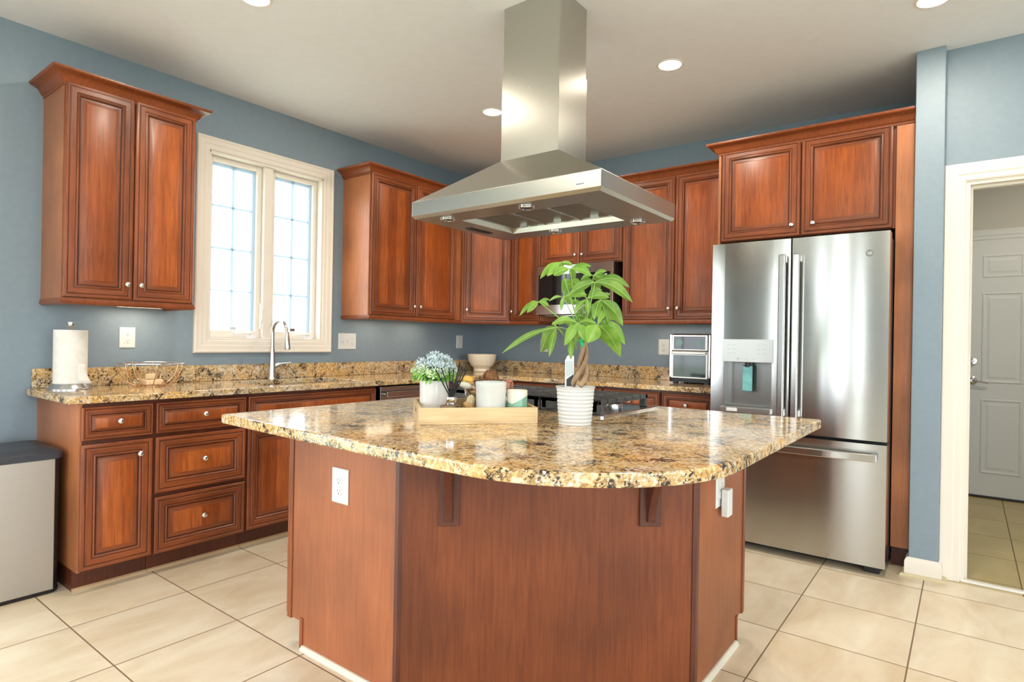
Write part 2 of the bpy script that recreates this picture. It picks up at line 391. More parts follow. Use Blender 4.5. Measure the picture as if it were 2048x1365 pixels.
# baseboards and casing
def casing_prof(wd=.092, th=.022):
    return [(0, 0), (0, .010), (.006, .014), (.030, .015), (.036, .019), (.062, .020), (.068, th), (wd - .006, th), (wd, th - .006), (wd, 0)]
def door_casing(name, x0, x1, ztop, y, th=.022, wd=.092):
    mb = MB(); pr = casing_prof(wd, th)
    path = [(x0, 0), (x0, ztop), (x1, ztop), (x1, 0)]
    k = len(pr); vs = []
    for (px, pz), (ox, oz) in zip(path, [(-1, 0), (-1, 1), (1, 1), (1, 0)]):
        vs += [(px + ox * d, y - h, pz + oz * d) for d, h in pr]
    fs = [(i * k + j, i * k + (j + 1) % k, (i + 1) * k + (j + 1) % k, (i + 1) * k + j) for i in range(3) for j in range(k)]
    fs += [tuple(range(k)), tuple(3 * k + j for j in range(k))]
    mb.add(vs, fs); return mb
o = struct(door_casing('t', DX0, DX1, DZ, -.66).build('trim_1', TRIM, smooth=25))
mb = MB().box(DX0 - .001, DX0 + .018, -.66, -.545, 0, DZ - .018).box(DX1 - .018, DX1, -.66, -.545, 0, DZ - .018).box(DX0 - .001, DX1, -.66, -.545, DZ - .018, DZ + .001)
mb.box(DX0 + .018, DX0 + .03, -.61, -.575, 0, DZ - .03).box(DX0 + .018, DX1 - .018, -.61, -.575, DZ - .03, DZ - .018)
struct(mb.build('trim_2', TRIM))
struct(MB().box(DX0 + .001, DX1 - .001, -.668, -.628, 0, .009).build('trim_3', plain('threshold', (.82, .80, .76), .3), bevel=.003))
bprof = [(0, 0), (.015, 0), (.015, .075), (.010, .088), (.004, .096), (0, .098)]
struct(MB().sweep(bprof, [(3.605, -.64), (3.605, -.737), (3.737, -.737), (3.737, -.685)]).build('baseboard_stub', TRIM, smooth=30))
struct(MB().sweep([(.0, 0), (.034, 0), (.034, .008), (.028, .015), (0, .015)], [(3.605, -.66), (3.605, -.737), (3.737, -.737), (3.737, -.685)]).build('trim_4', plain('quarter_round', (.62, .52, .33), .45)))
struct(MB().sweep(bprof, [(3.737, 1.66), (3.737, -.54)]).build('baseboard_hall', TRIM, smooth=30))
struct(MB().sweep(bprof, [(0.0, -4.5), (0.0, -3.57)]).build('baseboard_left', TRIM, smooth=30))
struct(MB().sweep(bprof, [(DX1 + .1, -.662), (XR, -.662)]).build('baseboard_right', TRIM, smooth=30))

# hall door
hd = struct(bpy.data.objects.new('door_1', None)); COL.objects.link(hd); hd.location = (3.80, 1.68, 0); hd['label'] = 'white six panel hall door with lever handle'
DWD, DHT = .91, 2.085
mb = MB().box(0, DWD, -.045, -.008, .012, DHT)
mb.build('door_slab', DOORW, hd)
for cx0, cx1 in ((.13, .39), (.50, .77)):
    for z0, z1 in ((.20, .80), (.93, 1.66), (1.78, 1.965)):
        MB().rings(cx0, cx1, z0, z1, -.045, [(0, .0005, 0), (.004, .004, 0), (.012, .005, 0), (.022, -.001, 0), (.04, .0015, 0), (.05, .004, 0)]).build('door_panel', [DOORW, DOORW], hd)
MB().box(-.0, DWD, -.052, -.045, .004, .020).build('door_sweep', BLACK, hd)
mb = MB().lathe([(.033, 0), (.033, .006), (.02, .014), (.012, .016), (.012, .03)], (.075, -.045, .945), 24, axis='y')
mb.tube([(.075, -.073, .945), (.10, -.078, .943), (.15, -.078, .936), (.178, -.072, .930)], [.010, .009, .007, .006])
mb.build('door_handle', NICKEL, hd, smooth=35)
MB().lathe([(.032, 0), (.032, .006), (.026, .016), (.012, .018), (.010, .022)], (.077, -.045, 1.105), 24, axis='y').build('deadbolt', CHROME, hd, smooth=35)
struct(door_casing('c', 3.80, 3.80 + DWD, DHT + .005, 1.68, .02, .085).build('trim_5', DOORW, smooth=25))

# ------------------------------------------------------------------ kitchen window
wy0, wy1, wz0, wz1 = WIN
wn = struct(bpy.data.objects.new('window_1', None)); COL.objects.link(wn); wn['label'] = 'white double casement window above the sink'
mb = MB(); pr = casing_prof(.082, .024); k = len(pr); vs = []
for (py, pz), (oy, oz) in zip([(wy0, wz0), (wy1, wz0), (wy1, wz1), (wy0, wz1)], [(-1, -1), (1, -1), (1, 1), (-1, 1)]):
    vs += [(h, py + oy * d, pz + oz * d) for d, h in pr]
mb.add(vs, [(i * k + j, i * k + (j + 1) % k, ((i + 1) % 4) * k + (j + 1) % k, ((i + 1) % 4) * k + j) for i in range(4) for j in range(k)])
mb.build('window_casing', TRIM, wn, smooth=25)
mb = MB().box(-.14, .004, wy0 - .001, wy0 + .014, wz0, wz1).box(-.14, .004, wy1 - .014, wy1 + .001, wz0, wz1).box(-.14, .004, wy0, wy1, wz1 - .014, wz1 + .001).box(-.14, .006, wy0, wy1, wz0 - .001, wz0 + .016)
ym = (wy0 + wy1) / 2
mb.box(-.12, -.02, ym - .032, ym + .032, wz0, wz1)
mb.build('window_frame', SASH, wn, bevel=.003)
BLUEG, bnt, bb = newmat('glazing_bar'); bb.inputs['Base Color'].default_value = (.62, .72, .80, 1)
tl = bnt.nodes.new('ShaderNodeBsdfTranslucent'); tl.inputs[0].default_value = (.45, .54, .62, 1); ms = bnt.nodes.new('ShaderNodeMixShader'); ms.inputs[0].default_value = .62
bnt.links.new(bb.outputs[0], ms.inputs[1]); bnt.links.new(tl.outputs[0], ms.inputs[2]); bnt.links.new(ms.outputs[0], bnt.nodes['Material Output'].inputs['Surface'])
GLASS, gnt, gb = newmat('window_glass')
gl = gnt.nodes.new('ShaderNodeBsdfTransparent'); gg = gnt.nodes.new('ShaderNodeBsdfGlossy'); gg.inputs['Roughness'].default_value = .02
ms = gnt.nodes.new('ShaderNodeMixShader'); ms.inputs[0].default_value = .05
gnt.links.new(gl.outputs[0], ms.inputs[1]); gnt.links.new(gg.outputs[0], ms.inputs[2]); gnt.links.new(ms.outputs[0], gnt.nodes['Material Output'].inputs['Surface'])
for s0, s1 in ((wy0 + .014, ym - .032), (ym + .032, wy1 - .014)):
    z0, z1 = wz0 + .016, wz1 - .014; f = .036
    mb = MB().box(-.105, -.055, s0, s0 + f, z0, z1).box(-.105, -.055, s1 - f, s1, z0, z1).box(-.1045, -.0555, s0 + f, s1 - f, z1 - f, z1).box(-.1045, -.0555, s0 + f, s1 - f, z0, z0 + f + .012)
    sh = mb.build('sash', SASH, wn, bevel=.004)
    mb = MB(); yc = (s0 + s1) / 2
    mb.box(-.0865, -.0815, yc - .008, yc + .008, z0 + f, z1 - f)
    for i in range(1, 4): zc = z0 + f + (z1 - z0 - 2 * f) * i / 4; mb.box(-.087, -.081, s0 + f + .012, s1 - f - .02, zc - .0065, zc + .0065)
    mb.box(-.094, -.079, s0 + f, s0 + f + .012, z0 + f, z1 - f).box(-.094, -.079, s1 - f - .02, s1 - f, z0 + f, z1 - f).box(-.093, -.0795, s0 + f + .012, s1 - f - .02, z1 - f - .018, z1 - f)
    mb.build('muntins', BLUEG, sh)
    MB().box(-.0795, -.0775, s0 + f, s1 - f, z0 + f, z1 - f).build('pane', GLASS, sh)
    mb = MB().box(-.055, -.028, s1 - .10, s1 - .045, z0 - .002, z0 + .022)
    mb.tube([(-.035, s1 - .07, z0 + .022), (-.02, s1 - .08, z0 + .032), (-.015, s1 - .14, z0 + .03), (-.018, s1 - .20, z0 + .026)], .006)
    mb.build('crank_handle', plain('crank_white', (.8, .8, .82), .3), sh, smooth=40)
    MB().box(-.057, -.045, s0 + .16, s0 + .205, z0 + .052, z0 + .075).build('sash_lock', NICKEL, sh, bevel=.003)
    yl = s1 - .004 if s0 < ym - .2 else s0 + .004
    MB().box(-.055, -.03, yl - .005, yl + .005, z0 + .06, z0 + .24).tube([(-.035, yl, z0 + .10), (-.018, yl, z0 + .13), (-.016, yl, z0 + .20)], .005).build('latch_lever', SASH, sh, bevel=.002)

# ------------------------------------------------------------------ cabinets
DP = [(0, -.019, 0), (0, -.006, 0), (.004, -.0015, 0), (.009, 0, 0), (.015, -.0005, 0), (.018, -.0035, 2), (.021, -.0035, 0), (.024, -.0008, 0), (.041, 0, 0), (.045, -.001, 0), (.048, -.005, 2), (.051, -.0045, 0), (.056, -.002, 0), (.060, -.006, 2), (.063, -.0105, 2), (.067, -.0105, 0), (.086, -.003, 0), (.089, -.0022, 3)]
def knob(x, y, z, parent, nm='knob'):
    MB().lathe([(.007, 0), (.006, .006), (.005, .012), (.010, .016), (.0145, .021), (.0145, .026), (.010, .030), (.004, .032)], (x, y, z), 18, axis='y').build(nm, CHROME, parent, smooth=50)
def front(name, x0, x1, z0, z1, y, parent, kn=None, s=1.0, slot=None):
    pr = [(d * s, h, m) for d, h, m in DP]
    o = MB().rings(x0, x1, z0, z1, y, pr).build(name, DOORM, parent, smooth=28)
    if kn: knob(kn[0], y - .0005, kn[1], o)
    return o
CROWN = [(0, 0), (.004, 0), (.006, .010), (.012, .014), (.016, .018), (.024, .036), (.038, .048), (.052, .053), (.060, .056), (.064, .062), (.064, .070), (0, .070)]
RAIL = [(-.02, 0), (.000, 0), (.010, .006), (.012, .016), (.008, .020), (.008, .030), (-.02, .030)]
def wall_cab(name, label, loc, rz, w, depth, z0, z1, doors, crown=True, rail=True, ends=(True, True), knobs='in', crown_z=2.42, dz=(0, 0), zk=.085):
    t = thing(name, label, 'cabinet', loc, rz, 'cherry wall cabinets')
    e = .0015
    MB().box(e, w - e, -depth + .021, 0, z0, z1, 0).build('carcass', W_SIDE, t)
    n = len(doors)
    for i, (a, b) in enumerate(doors):
        kx = (b - .03 if (i == 0 and n == 2) else a + .03) if knobs == 'in' else knobs
        front('door', a, b, z0 + .004 + dz[0], z1 - .008 + dz[1], -depth, t, (kx, z0 + zk))
    if crown:
        p = []
        if ends[0]: p.append((e, -.001))
        p += [(e, -depth + .014), (w - e, -depth + .014)]
        if ends[1]: p.append((w - e, -.001))
        MB().sweep([(o_, z + crown_z) for o_, z in CROWN], p).build('crown_molding', W_BOX, t, smooth=30)
    if rail:
        p = []
        if ends[0]: p.append((.006, -.001))
        p += [(.006, -depth + .008), (w - .006, -depth + .008)]
        if ends[1]: p.append((w - .006, -.001))
        MB().sweep([(o_, z + z0 - .031) for o_, z in RAIL], p).build('light_rail', W_BOX, t, smooth=30)
    return t
def light_bar(parent, x0, x1, y, z, label):
    o = MB().box(x0, x1, y - .03, y + .03, z - .022, z).build('light_bar', WHITE, parent, bevel=.003)
    MB().box(x0 + .02, x1 - .02, y - .02, y + .02, z - .0235, z - .022).build('light_diffuser', plain('warm_diffuser', (1, .9, .75), .4, emit=(1, .86, .66), es=3), o)
RZ = PI / 2
zU0, zU1 = 1.377, 2.447
A = wall_cab('wall_cabinet', 'tall cherry two-door wall cabinet left of the window', (0.001, -3.547, 0), RZ, .626, .33, zU0, zU1, [(.004, .310), (.316, .622)])
B = wall_cab('wall_cabinet', 'cherry two-door wall cabinet on the window wall right of the window', (0.001, -1.666, 0), RZ, 1.012, .33, zU0, zU1, [(.012, .468), (.474, .935)], ends=(True, False))
# corner cabinet with a diagonal door
cc = thing('wall_cabinet', 'corner wall cabinet with one angled door, behind the hood', 'cabinet', (0, 0, 0), 0, 'cherry wall cabinets')
pA, pB = Vector((.329, -.651)), Vector((.609, -.331))
poly = [(0.002, -.002), (0.002, -.651), (.306, -.651), (.325, -.647), (.600, -.328), (.609, -.306), (.609, -.002)]
MB().prism(poly, zU0, zU1).build('carcass', W_BOX, cc)
dv = (pB - pA); ang = math.atan2(dv.y, dv.x); L_ = dv.length
o = front('door', .012, L_ - .012, zU0 + .004, zU1 - .008, 0, cc, (.04, zU0 + .09)); 
o.rotation_euler = (0, 0, ang); o.location = (pA.x + .012 * math.sin(ang), pA.y - .012 * math.cos(ang), 0)
MB().sweep([(o_, z + 2.42) for o_, z in CROWN], [(pA.x, pA.y), (pB.x, pB.y)]).build('crown_molding', W_BOX, cc, smooth=30)
MB().sweep([(o_, z + zU0 - .031) for o_, z in RAIL], [(pA.x - .01, pA.y), (pB.x, pB.y + .01)]).build('light_rail', W_BOX, cc, smooth=30)
SD = wall_cab('wall_cabinet', 'single-door cherry wall cabinet directly left of the microwave', (.611, -.001, 0), 0, .318, .33, zU0, zU1, [(.006, .312)], ends=(False, False), knobs=.03)
MB().box(.3, .317, -.325, -.02, zU0 - .031, zU0).build('light_rail', W_BOX, SD)
wall_cab('wall_cabinet', 'short two-door cherry wall cabinet above the microwave', (.930, -.001, 0), 0, .768, .33, 1.84, zU1, [(.006, .381), (.387, .762)], rail=False, ends=(False, False), zk=.075)
R_ = wall_cab('wall_cabinet', 'two-door cherry wall cabinet between microwave and fridge', (1.700, -.001, 0), 0, .845, .33, zU0, zU1, [(.004, .420), (.428, .830)], ends=(False, False))
light_bar(A, .30, .56, -.12, zU0, '')
light_bar(B, .12, .42, -.14, zU0, ''); light_bar(B, .52, .86, -.14, zU0, '')
light_bar(R_, .12, .74, -.14, zU0, '')
for (x, y, sx, sy, pw) in ((.13, -3.12, .05, .22, .8), (.15, -1.40, .05, .26, .5), (.15, -.98, .05, .3, .5), (2.13, -.15, .56, .05, .5)):
    area('under_cabinet_light', (x, y, zU0 - .027), (0, 0, 0), sx, sy, pw, (1, .84, .62))
# cabinet over the fridge with tall side panels
fc = thing('fridge_cabinet', 'deep two-door cherry cabinet above the stainless fridge', 'cabinet', (2.547, -.001, 0), 0)
MB().box(.016, .970, -.638, 0, 1.86, 2.419).build('carcass', W_BOX, fc)
front('door', .020, .486, 1.862, 2.438, -.66, fc, (.446, 1.925)); front('door', .494, .957, 1.862, 2.438, -.66, fc, (.562, 1.925))
MB().sweep([(o_, z + 2.42) for o_, z in CROWN], [(0.0, -.402), (0.0, -.656), (1.055, -.656)]).build('crown_molding', W_BOX, fc, smooth=30)
fp = thing('fridge_end_panel', 'thin tall cherry panel on the left side of the fridge', 'panel', (2.547, -.001, 0), 0)
MB().box(0, .0155, -.655, 0, .10, 2.419).build('panel', W_SIDE, fp)
MB().box(0, .0155, -.60, 0, 0, .10).build('toe_kick', W_DARK, fp)
fp = thing('fridge_end_panel', 'tall cherry filler panel between the fridge and the blue wall end', 'panel', (2.547, -.001, 0), 0)
MB().box(.971, 1.055, -.6555, -.60, .112, 2.419).build('panel', W_SIDE, fp, bevel=.002)
MB().box(.971, 1.055, -.60, -.58, 0, .112).build('toe_kick', W_DARK, fp)

# base cabinets
def base_cab(label, loc, rz, w, fronts, end=False, name='base_cabinet', depth=.61, top=.878):
    t = thing(name, label, 'cabinet', loc, rz, 'cherry base cabinets'); e = .001
    cb_ = MB().box(e, w - e, -depth, 0, .10, top)
    if top < .87: cb_.box(e, w - e, -depth, -depth + .02, top, .878)
    cb_.build('carcass', W_SIDE if end else W_DARK, t)
    if end: MB().box(.012, w - e, -depth - .002, -depth + .001, .10, .878).build('face_frame', W_DARK, t)
    MB().box(e, w - e, -depth + .065, 0, 0, .10).build('toe_kick', W_DARK, t)
    MB().sweep([(0, 0), (.014, 0), (.012, .009), (.004, .014), (0, .014)], [(e, -depth + .065), (w - e, -depth + .065)]).build('shoe_molding', plain('shoe', (.52, .36, .2), .5), t)
    for nm, a, b, z0, z1, kn, s in fronts:
        front(nm, a, b, z0, z1, -depth - .021, t, kn, s)
    return t
base_cab('end base cabinet under the paper towels with one drawer over one door', (.001, -3.552, 0), RZ, .316,
    [('drawer', .006, .309, .707, .862, (.157, .790), .62), ('door', .006, .309, .108, .688, (.245, .623), 1)], end=True)
base_cab('base cabinet with a stack of three drawers', (.001, -3.236, 0), RZ, .480,
    [('drawer', .006, .474, .707, .862, (.240, .790), .62), ('drawer', .006, .474, .408, .688, (.240, .556), 1), ('drawer', .006, .474, .105, .388, (.240, .256), 1)])
base_cab('wide sink base cabinet under the window with a false front', (.001, -2.756, 0), RZ, .926,
    [('false_front', .008, .918, .707, .862, None, .62), ('door', .008, .459, .108, .688, None, 1), ('door', .467, .918, .108, .688, None, 1)], top=.68)
base_cab('blind corner base cabinet right of the dishwasher', (.001, -1.19, 0), RZ, .55, [('door', .01, .54, .108, .862, None, 1)])
base_cab('base cabinet of one wide drawer below the microwave wall', (.66, -.001, 0), 0, 1.050, [('drawer', .255, 1.042, .707, .862, (.65, .79), .62), ('door', .255, .645, .108, .688, (.61, .62), 1), ('door', .652, 1.042, .108, .688, (.69, .62), 1)])
base_cab('base cabinet with a drawer right behind the cooktop corner', (1.711, -.001, 0), 0, .450, [('drawer', .008, .443, .707, .862, (.225, .79), .62), ('door', .008, .443, .108, .688, (.40, .62), 1)])
base_cab('narrow base cabinet with a drawer under the toaster oven', (2.162, -.001, 0), 0, .382, [('drawer', .014, .372, .707, .862, (.187, .79), .62), ('door', .014, .372, .108, .688, (.05, .62), 1)])
# dishwasher
dw = thing('dishwasher', 'stainless dishwasher under the counter right of the sink cabinet', 'dishwasher', (.001, -1.829, 0), RZ)
MB().box(.01, .63, -.57, 0, .10, .87).build('body', BLACK, dw)
MB().box(.024, .622, -.632, -.575, .115, .868).build('door', STEEL, dw, bevel=.004)
mb = MB().tube([(.06, -.632, .818), (.06, -.668, .818)], .008).tube([(.585, -.632, .818), (.585, -.668, .818)], .008).box(.045, .60, -.68, -.664, .80, .836)
mb.build('handle', STEEL, dw, bevel=.004)
MB().box(.01, .63, -.53, -.1, 0, .10).build('toe_kick', BLACK, dw)

# ------------------------------------------------------------------ countertops
ct = thing('countertop', 'L-shaped speckled gold granite counter along two walls', 'countertop', (0, 0, 0))
hx0, hx1, hy0, hy1 = .135, .535, -2.60, -1.90
xs = [.002, hx0, hx1, .648]; ys = [-3.602, hy0, hy1, -.648, -.002]
bm = bmesh.new(); vv = {}
def gv(x, y, z):
    k = (x, y, z)
    if k not in vv: vv[k] = bm.verts.new(k)
    return vv[k]
xs2 = [.002, hx0, hx1, .648, 2.545]; cells = set()
for i in range(4):
    for j in range(4):
        if i == 3 and j < 3: continue
        if i == 1 and j == 1: continue
        cells.add((i, j))
for z in (.880, .914):
    for i, j in cells: bm.faces.new([gv(xs2[i], ys[j], z), gv(xs2[i + 1], ys[j], z), gv(xs2[i + 1], ys[j + 1], z), gv(xs2[i], ys[j + 1], z)])
for i, j in cells:
    for di, dj, a, b in ((-1, 0, (i, j), (i, j + 1)), (1, 0, (i + 1, j), (i + 1, j + 1)), (0, -1, (i, j), (i + 1, j)), (0, 1, (i, j + 1), (i + 1, j + 1))):
        if (i + di, j + dj) not in cells:
            p, q = (xs2[a[0]], ys[a[1]]), (xs2[b[0]], ys[b[1]])
            bm.faces.new([gv(*p, .880), gv(*q, .880), gv(*q, .914), gv(*p, .914)])
bmesh.ops.recalc_face_normals(bm, faces=bm.faces)
bmesh.ops.dissolve_limit(bm, angle_limit=.01, verts=bm.verts, edges=bm.edges)
me = bpy.data.meshes.new('slab'); bm.to_mesh(me); bm.free(); me.materials.append(GRAN)
o = bpy.data.objects.new('slab', me); COL.objects.link(o); o.parent = ct
bv = o.modifiers.new('bevel', 'BEVEL'); bv.width = .005; bv.segments = 3; bv.limit_method = 'ANGLE'
MB().box(.002, .021, -3.58, -.002, .9145, 1.016).build('backsplash', GRAN, ct, bevel=.003)
MB().box(.021, 2.545, -.021, -.002, .9145, 1.016).build('backsplash', GRAN, ct, bevel=.003)

sk = thing('kitchen_sink', 'undermount steel sink set in the granite below the window', 'sink', (0, 0, 0))
mb = MB(); m_ = .012
mb.rings(0, 1, 0, 1, 0, [(0, 0, 0)] * 2); mb = MB()
x0, x1, y0, y1 = hx0 - .008, hx1 + .008, hy0 - .008, hy1 + .008
def rr(x0, x1, y0, y1, r, z, n=6):
    out = []
    for cx_, cy_, a0 in ((x1 - r, y1 - r, 0), (x0 + r, y1 - r, PI / 2), (x0 + r, y0 + r, PI), (x1 - r, y0 + r, 1.5 * PI)):
        for i in range(n + 1): a = a0 + PI / 2 * i / n; out.append((cx_ + r * math.cos(a), cy_ + r * math.sin(a), z))
    return out
def loft(loops, m=0, cap0=True, cap1=True):
    mb = MB(); k = len(loops[0]); vs = [p for l in loops for p in l]
    fs = [(i * k + j, i * k + (j + 1) % k, (i + 1) * k + (j + 1) % k, (i + 1) * k + j) for i in range(len(loops) - 1) for j in range(k)]
    if cap0: fs.append(tuple(reversed(range(k))))
    if cap1: fs.append(tuple((len(loops) - 1) * k + j for j in range(k)))
    return mb.add(vs, fs, m)
loft([rr(x0 - .012, x1 + .012, y0 - .012, y1 + .012, .05, .8795), rr(x0, x1, y0, y1, .05, .8795), rr(x0 + .006, x1 - .006, y0 + .006, y1 - .006, .05, .72), rr(x0 + .03, x1 - .03, y0 + .03, y1 - .03, .04, .70)], cap0=False).build('basin', STEEL, sk, smooth=40)
MB().lathe([(.045, 0), (.045, .003), (.03, .003), (.028, -.001)], ((x0 + x1) / 2, (y0 + y1) / 2, .701), 24).build('drain', CHROME, sk, smooth=40)
fa = thing('faucet', 'brushed nickel gooseneck faucet with pull-down spray, below the window', 'faucet', (.085, -2.285, .914))
MB().lathe([(.030, .0005), (.030, .006), (.026, .012), (.0245, .03), (.019, .14), (.0155, .20)], seg=28).build('faucet_body', NICKEL, fa, smooth=40)
R0 = .083; pts = [(0, 0, .19), (0, 0, .315)] + [(R0 - R0 * math.cos(a), 0, .315 + R0 * math.sin(a)) for a in [PI * i / 16 for i in range(1, 15)]]
xe, ze = pts[-1][0], pts[-1][2]
MB().tube(pts + [(xe + .008, 0, ze - .03)], .0125, 16).build('gooseneck_spout', NICKEL, fa, smooth=60)
MB().tube([(xe + .007, 0, ze - .027), (xe + .012, 0, ze - .05), (xe + .020, 0, ze - .13), (xe + .021, 0, ze - .142)], [.0135, .0145, .019, .017], 18).build('spray_head', NICKEL, fa, smooth=40)
MB().tube([(0, .012, .085), (0, .05, .098)], .0165, 16).tube([(0, .05, .098), (.01, .075, .106), (.03, .125, .112)], [.012, .007, .004], 10).build('lever_handle', NICKEL, fa, smooth=40)

# ------------------------------------------------------------------ island
isl = thing('kitchen_island', 'cherry kitchen island cabinet with an angled front, under curved granite', 'island', (0, 0, 0))
P1, P2 = (2.349, -3.175), (3.115, -2.525)
MB().prism([(1.742, -3.172), (2.347, -3.172), (3.112, -2.523), (3.112, -1.995), (1.742, -1.995)], .103, .879).prism([(1.82, -3.172), (2.347, -3.172), (3.112, -2.523), (3.112, -2.065), (1.82, -2.065)], 0, .103).build('carcass', W_DARK, isl)
MB().box(1.742, 2.349, -3.176, -3.172, .103, .879).box(1.82, 2.349, -3.176, -3.172, 0, .103).build('end_panel', W_ISL, isl)
MB().box(3.112, 3.116, -2.525, -1.995, .103, .879).box(3.112, 3.116, -2.525, -2.065, 0, .103).build('end_panel', W_ISL, isl)
dd = Vector((P2[0] - P1[0], P2[1] - P1[1], 0)); DL = dd.length; dd.normalize(); dn = Vector((dd.y, -dd.x, 0))
def dg(t, out, z): q = Vector((P1[0], P1[1], 0)) + dd * t + dn * out; return (q.x, q.y, z)
def dbox(mb, t0, t1, o0, o1, z0, z1):
    b = MB().box(t0, t1, o0, o1, z0, z1); b.v = [dg(*v) for v in b.v]; return mb.add(b.v, b.f)
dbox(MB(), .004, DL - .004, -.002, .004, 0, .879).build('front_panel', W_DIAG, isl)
MB().prism([(2.336, -3.181), (2.353, -3.181), (2.3615, -3.170), (2.352, -3.160), (2.340, -3.172)], 0, .879).build('corner_trim', W_DARK, isl)
MB().prism([(3.121, -2.510), (3.121, -2.532), (3.110, -2.541), (3.100, -2.532), (3.112, -2.515)], 0, .879).build('corner_trim', W_DARK, isl)
MB().box(1.718, 1.744, -3.181, -3.160, .098, .879).box(1.706, 1.720, -3.176, -3.15, .112, .725).box(1.802, 1.822, -3.181, -3.15, 0, .118).build('face_frame', W_BOX, isl, bevel=.002)
MB().box(3.104, 3.121, -1.999, -1.972, .098, .879).box(3.104, 3.121, -2.07, -2.054, 0, .112).build('face_frame', W_BOX, isl, bevel=.002)
SHW = plain('shoe_white', (.70, .66, .56), .45)
MB().sweep([(0, 0), (.016, 0), (.014, .010), (.006, .016), (0, .016)], [(1.822, -3.176), (2.349, -3.176)]).build('shoe_molding', SHW, isl)
fh = MB().sweep([(0, 0), (.016, 0), (.014, .010), (.006, .016), (0, .016)], [(3.116, -2.525), (3.116, -2.07)])
fh.build('shoe_molding', SHW, isl)
# cabinet doors on the two working sides of the island
for a, b in ((.02, .40), (.41, .79), (.80, 1.17)):
    o = MB().rings(a, b, .112, .862, 0, DP).build('door', DOORM, isl, smooth=28); o.location = (1.721, -1.975, 0); o.rotation_euler = (0, 0, -PI / 2)
    knob(b - .03, 0, .60, o)
for a, b, s in ((.03, .48, 1), (.49, .94, 1), (.95, 1.38, 1)):
    for z0, z1 in ((.112, .40), (.41, .68), (.69, .862)):
        o = MB().rings(a, b, z0, z1, 0, [(d * (1 if z1 < .7 else .6), h, m) for d, h, m in DP]).build('drawer', DOORM, isl, smooth=28)
        o.location = (3.112, -1.974, 0); o.rotation_euler = (0, 0, PI); knob(.0 + a + .045 if a < .04 else (a + b) / 2, 0, (z0 + z1) / 2 - .02, o)
# corbels
for t0, t1 in ((.131, .199), (.805, .878)):
    mb = dbox(MB(), t0, t1, .004, .018, .583, .879)
    c = (t0 + t1) / 2; n = 10; wdt = .013
    arc = [(.018 + .19 * (1 - math.sin(a)) , .61 + .262 * (1 - math.cos(a)) * 1.0) for a in [PI / 2 * i / n for i in range(n + 1)]]
    prof = [(.018, .600)] + [(.03 + .19 * (i / n) ** 1.6 * 1.0, .600 + .255 * (i / n)) for i in range(n + 1)] + [(.22, .878), (.018, .878)]
    vs = [dg(c + s_ * wdt, o_, z) for s_ in (-1, 1) for o_, z in prof]; k = len(prof)
    mb.add(vs, [tuple(reversed(range(k))), tuple(k + j for j in range(k))] + [(j, (j + 1) % k, k + (j + 1) % k, k + j) for j in range(k)])
    mb.build('corbel', W_DARK, isl, bevel=.002)
# island top
it = [(1.655, -1.937), (1.668, -3.432), (2.2, -3.462), (2.70, -3.48)]
it += [(2.905 + .487 * math.cos(a), -2.996 + .487 * math.sin(a)) for a in [-PI / 2 + PI / 2 * i / 24 for i in range(25)]]
it += [(3.392, -1.950), (3.385, -1.937)]
o = MB().prism(it, .8805, .914).build('island_countertop', GRAN, bevel=.006, seg=3)
tag(o, 'large granite island top with a rounded front corner', 'countertop')

# cooktop
ck = thing('gas_cooktop', 'stainless gas cooktop with black grates set in the island', 'cooktop', (1.835, -2.525, .914))
loft([rr(0, .915, 0, .54, .02, .0005), rr(0, .915, 0, .54, .02, .006), rr(.006, .909, .006, .534, .018, .009), rr(.03, .885, .03, .51, .015, .0045)]).build('frame', STEEL, ck, smooth=30)
for bx, by, br in ((.17, .14, .045), (.17, .40, .036), (.4575, .27, .058), (.745, .14, .036), (.745, .40, .045)):
    o = MB().lathe([(br, .0048), (br, .012), (br * .8, .018)], (bx, by, 0), 24).build('burner', NICKEL, ck, smooth=30)
    MB().lathe([(br * .8, .018), (br * .85, .024), (br * .6, .028)], (bx, by, 0), 24).build('burner_cap', BLACK, o, smooth=30)
for g0, g1 in ((.045, .318), (.323, .592), (.597, .870)):
    mb = MB(); y0, y1 = .045, .495; zt, zb = .060, .040; bw = .013
    for x in (g0, g1 - bw): mb.box(x, x + bw, y0, y1, zb, zt)
    for y in (y0, y1 - bw): mb.box(g0, g1, y, y + bw, zb, zt)
    for i in range(1, 6): y = y0 + (y1 - y0) * i / 6; mb.box(g0, g1, y - .006, y + .006, zb + .004, zt)
    xm = (g0 + g1) / 2; mb.box(xm - .006, xm + .006, y0, y1, zb + .004, zt)
    for x in (g0, g1 - .03):
        for y in (y0, y1 - .022): mb.box(x, x + .03, y, y + .022, .0048, zt)
    mb.box(g0 + .005, g1 - .005, y0, y0 + .006, .012, zt)
    mb.build('grate', IRON, ck, bevel=.003)
for i in range(5):
    MB().lathe([(.017, .0048), (.017, .020), (.014, .026)], (.30 + i * .08, .515, 0), 18).build('knob', CHROME, ck, smooth=30)

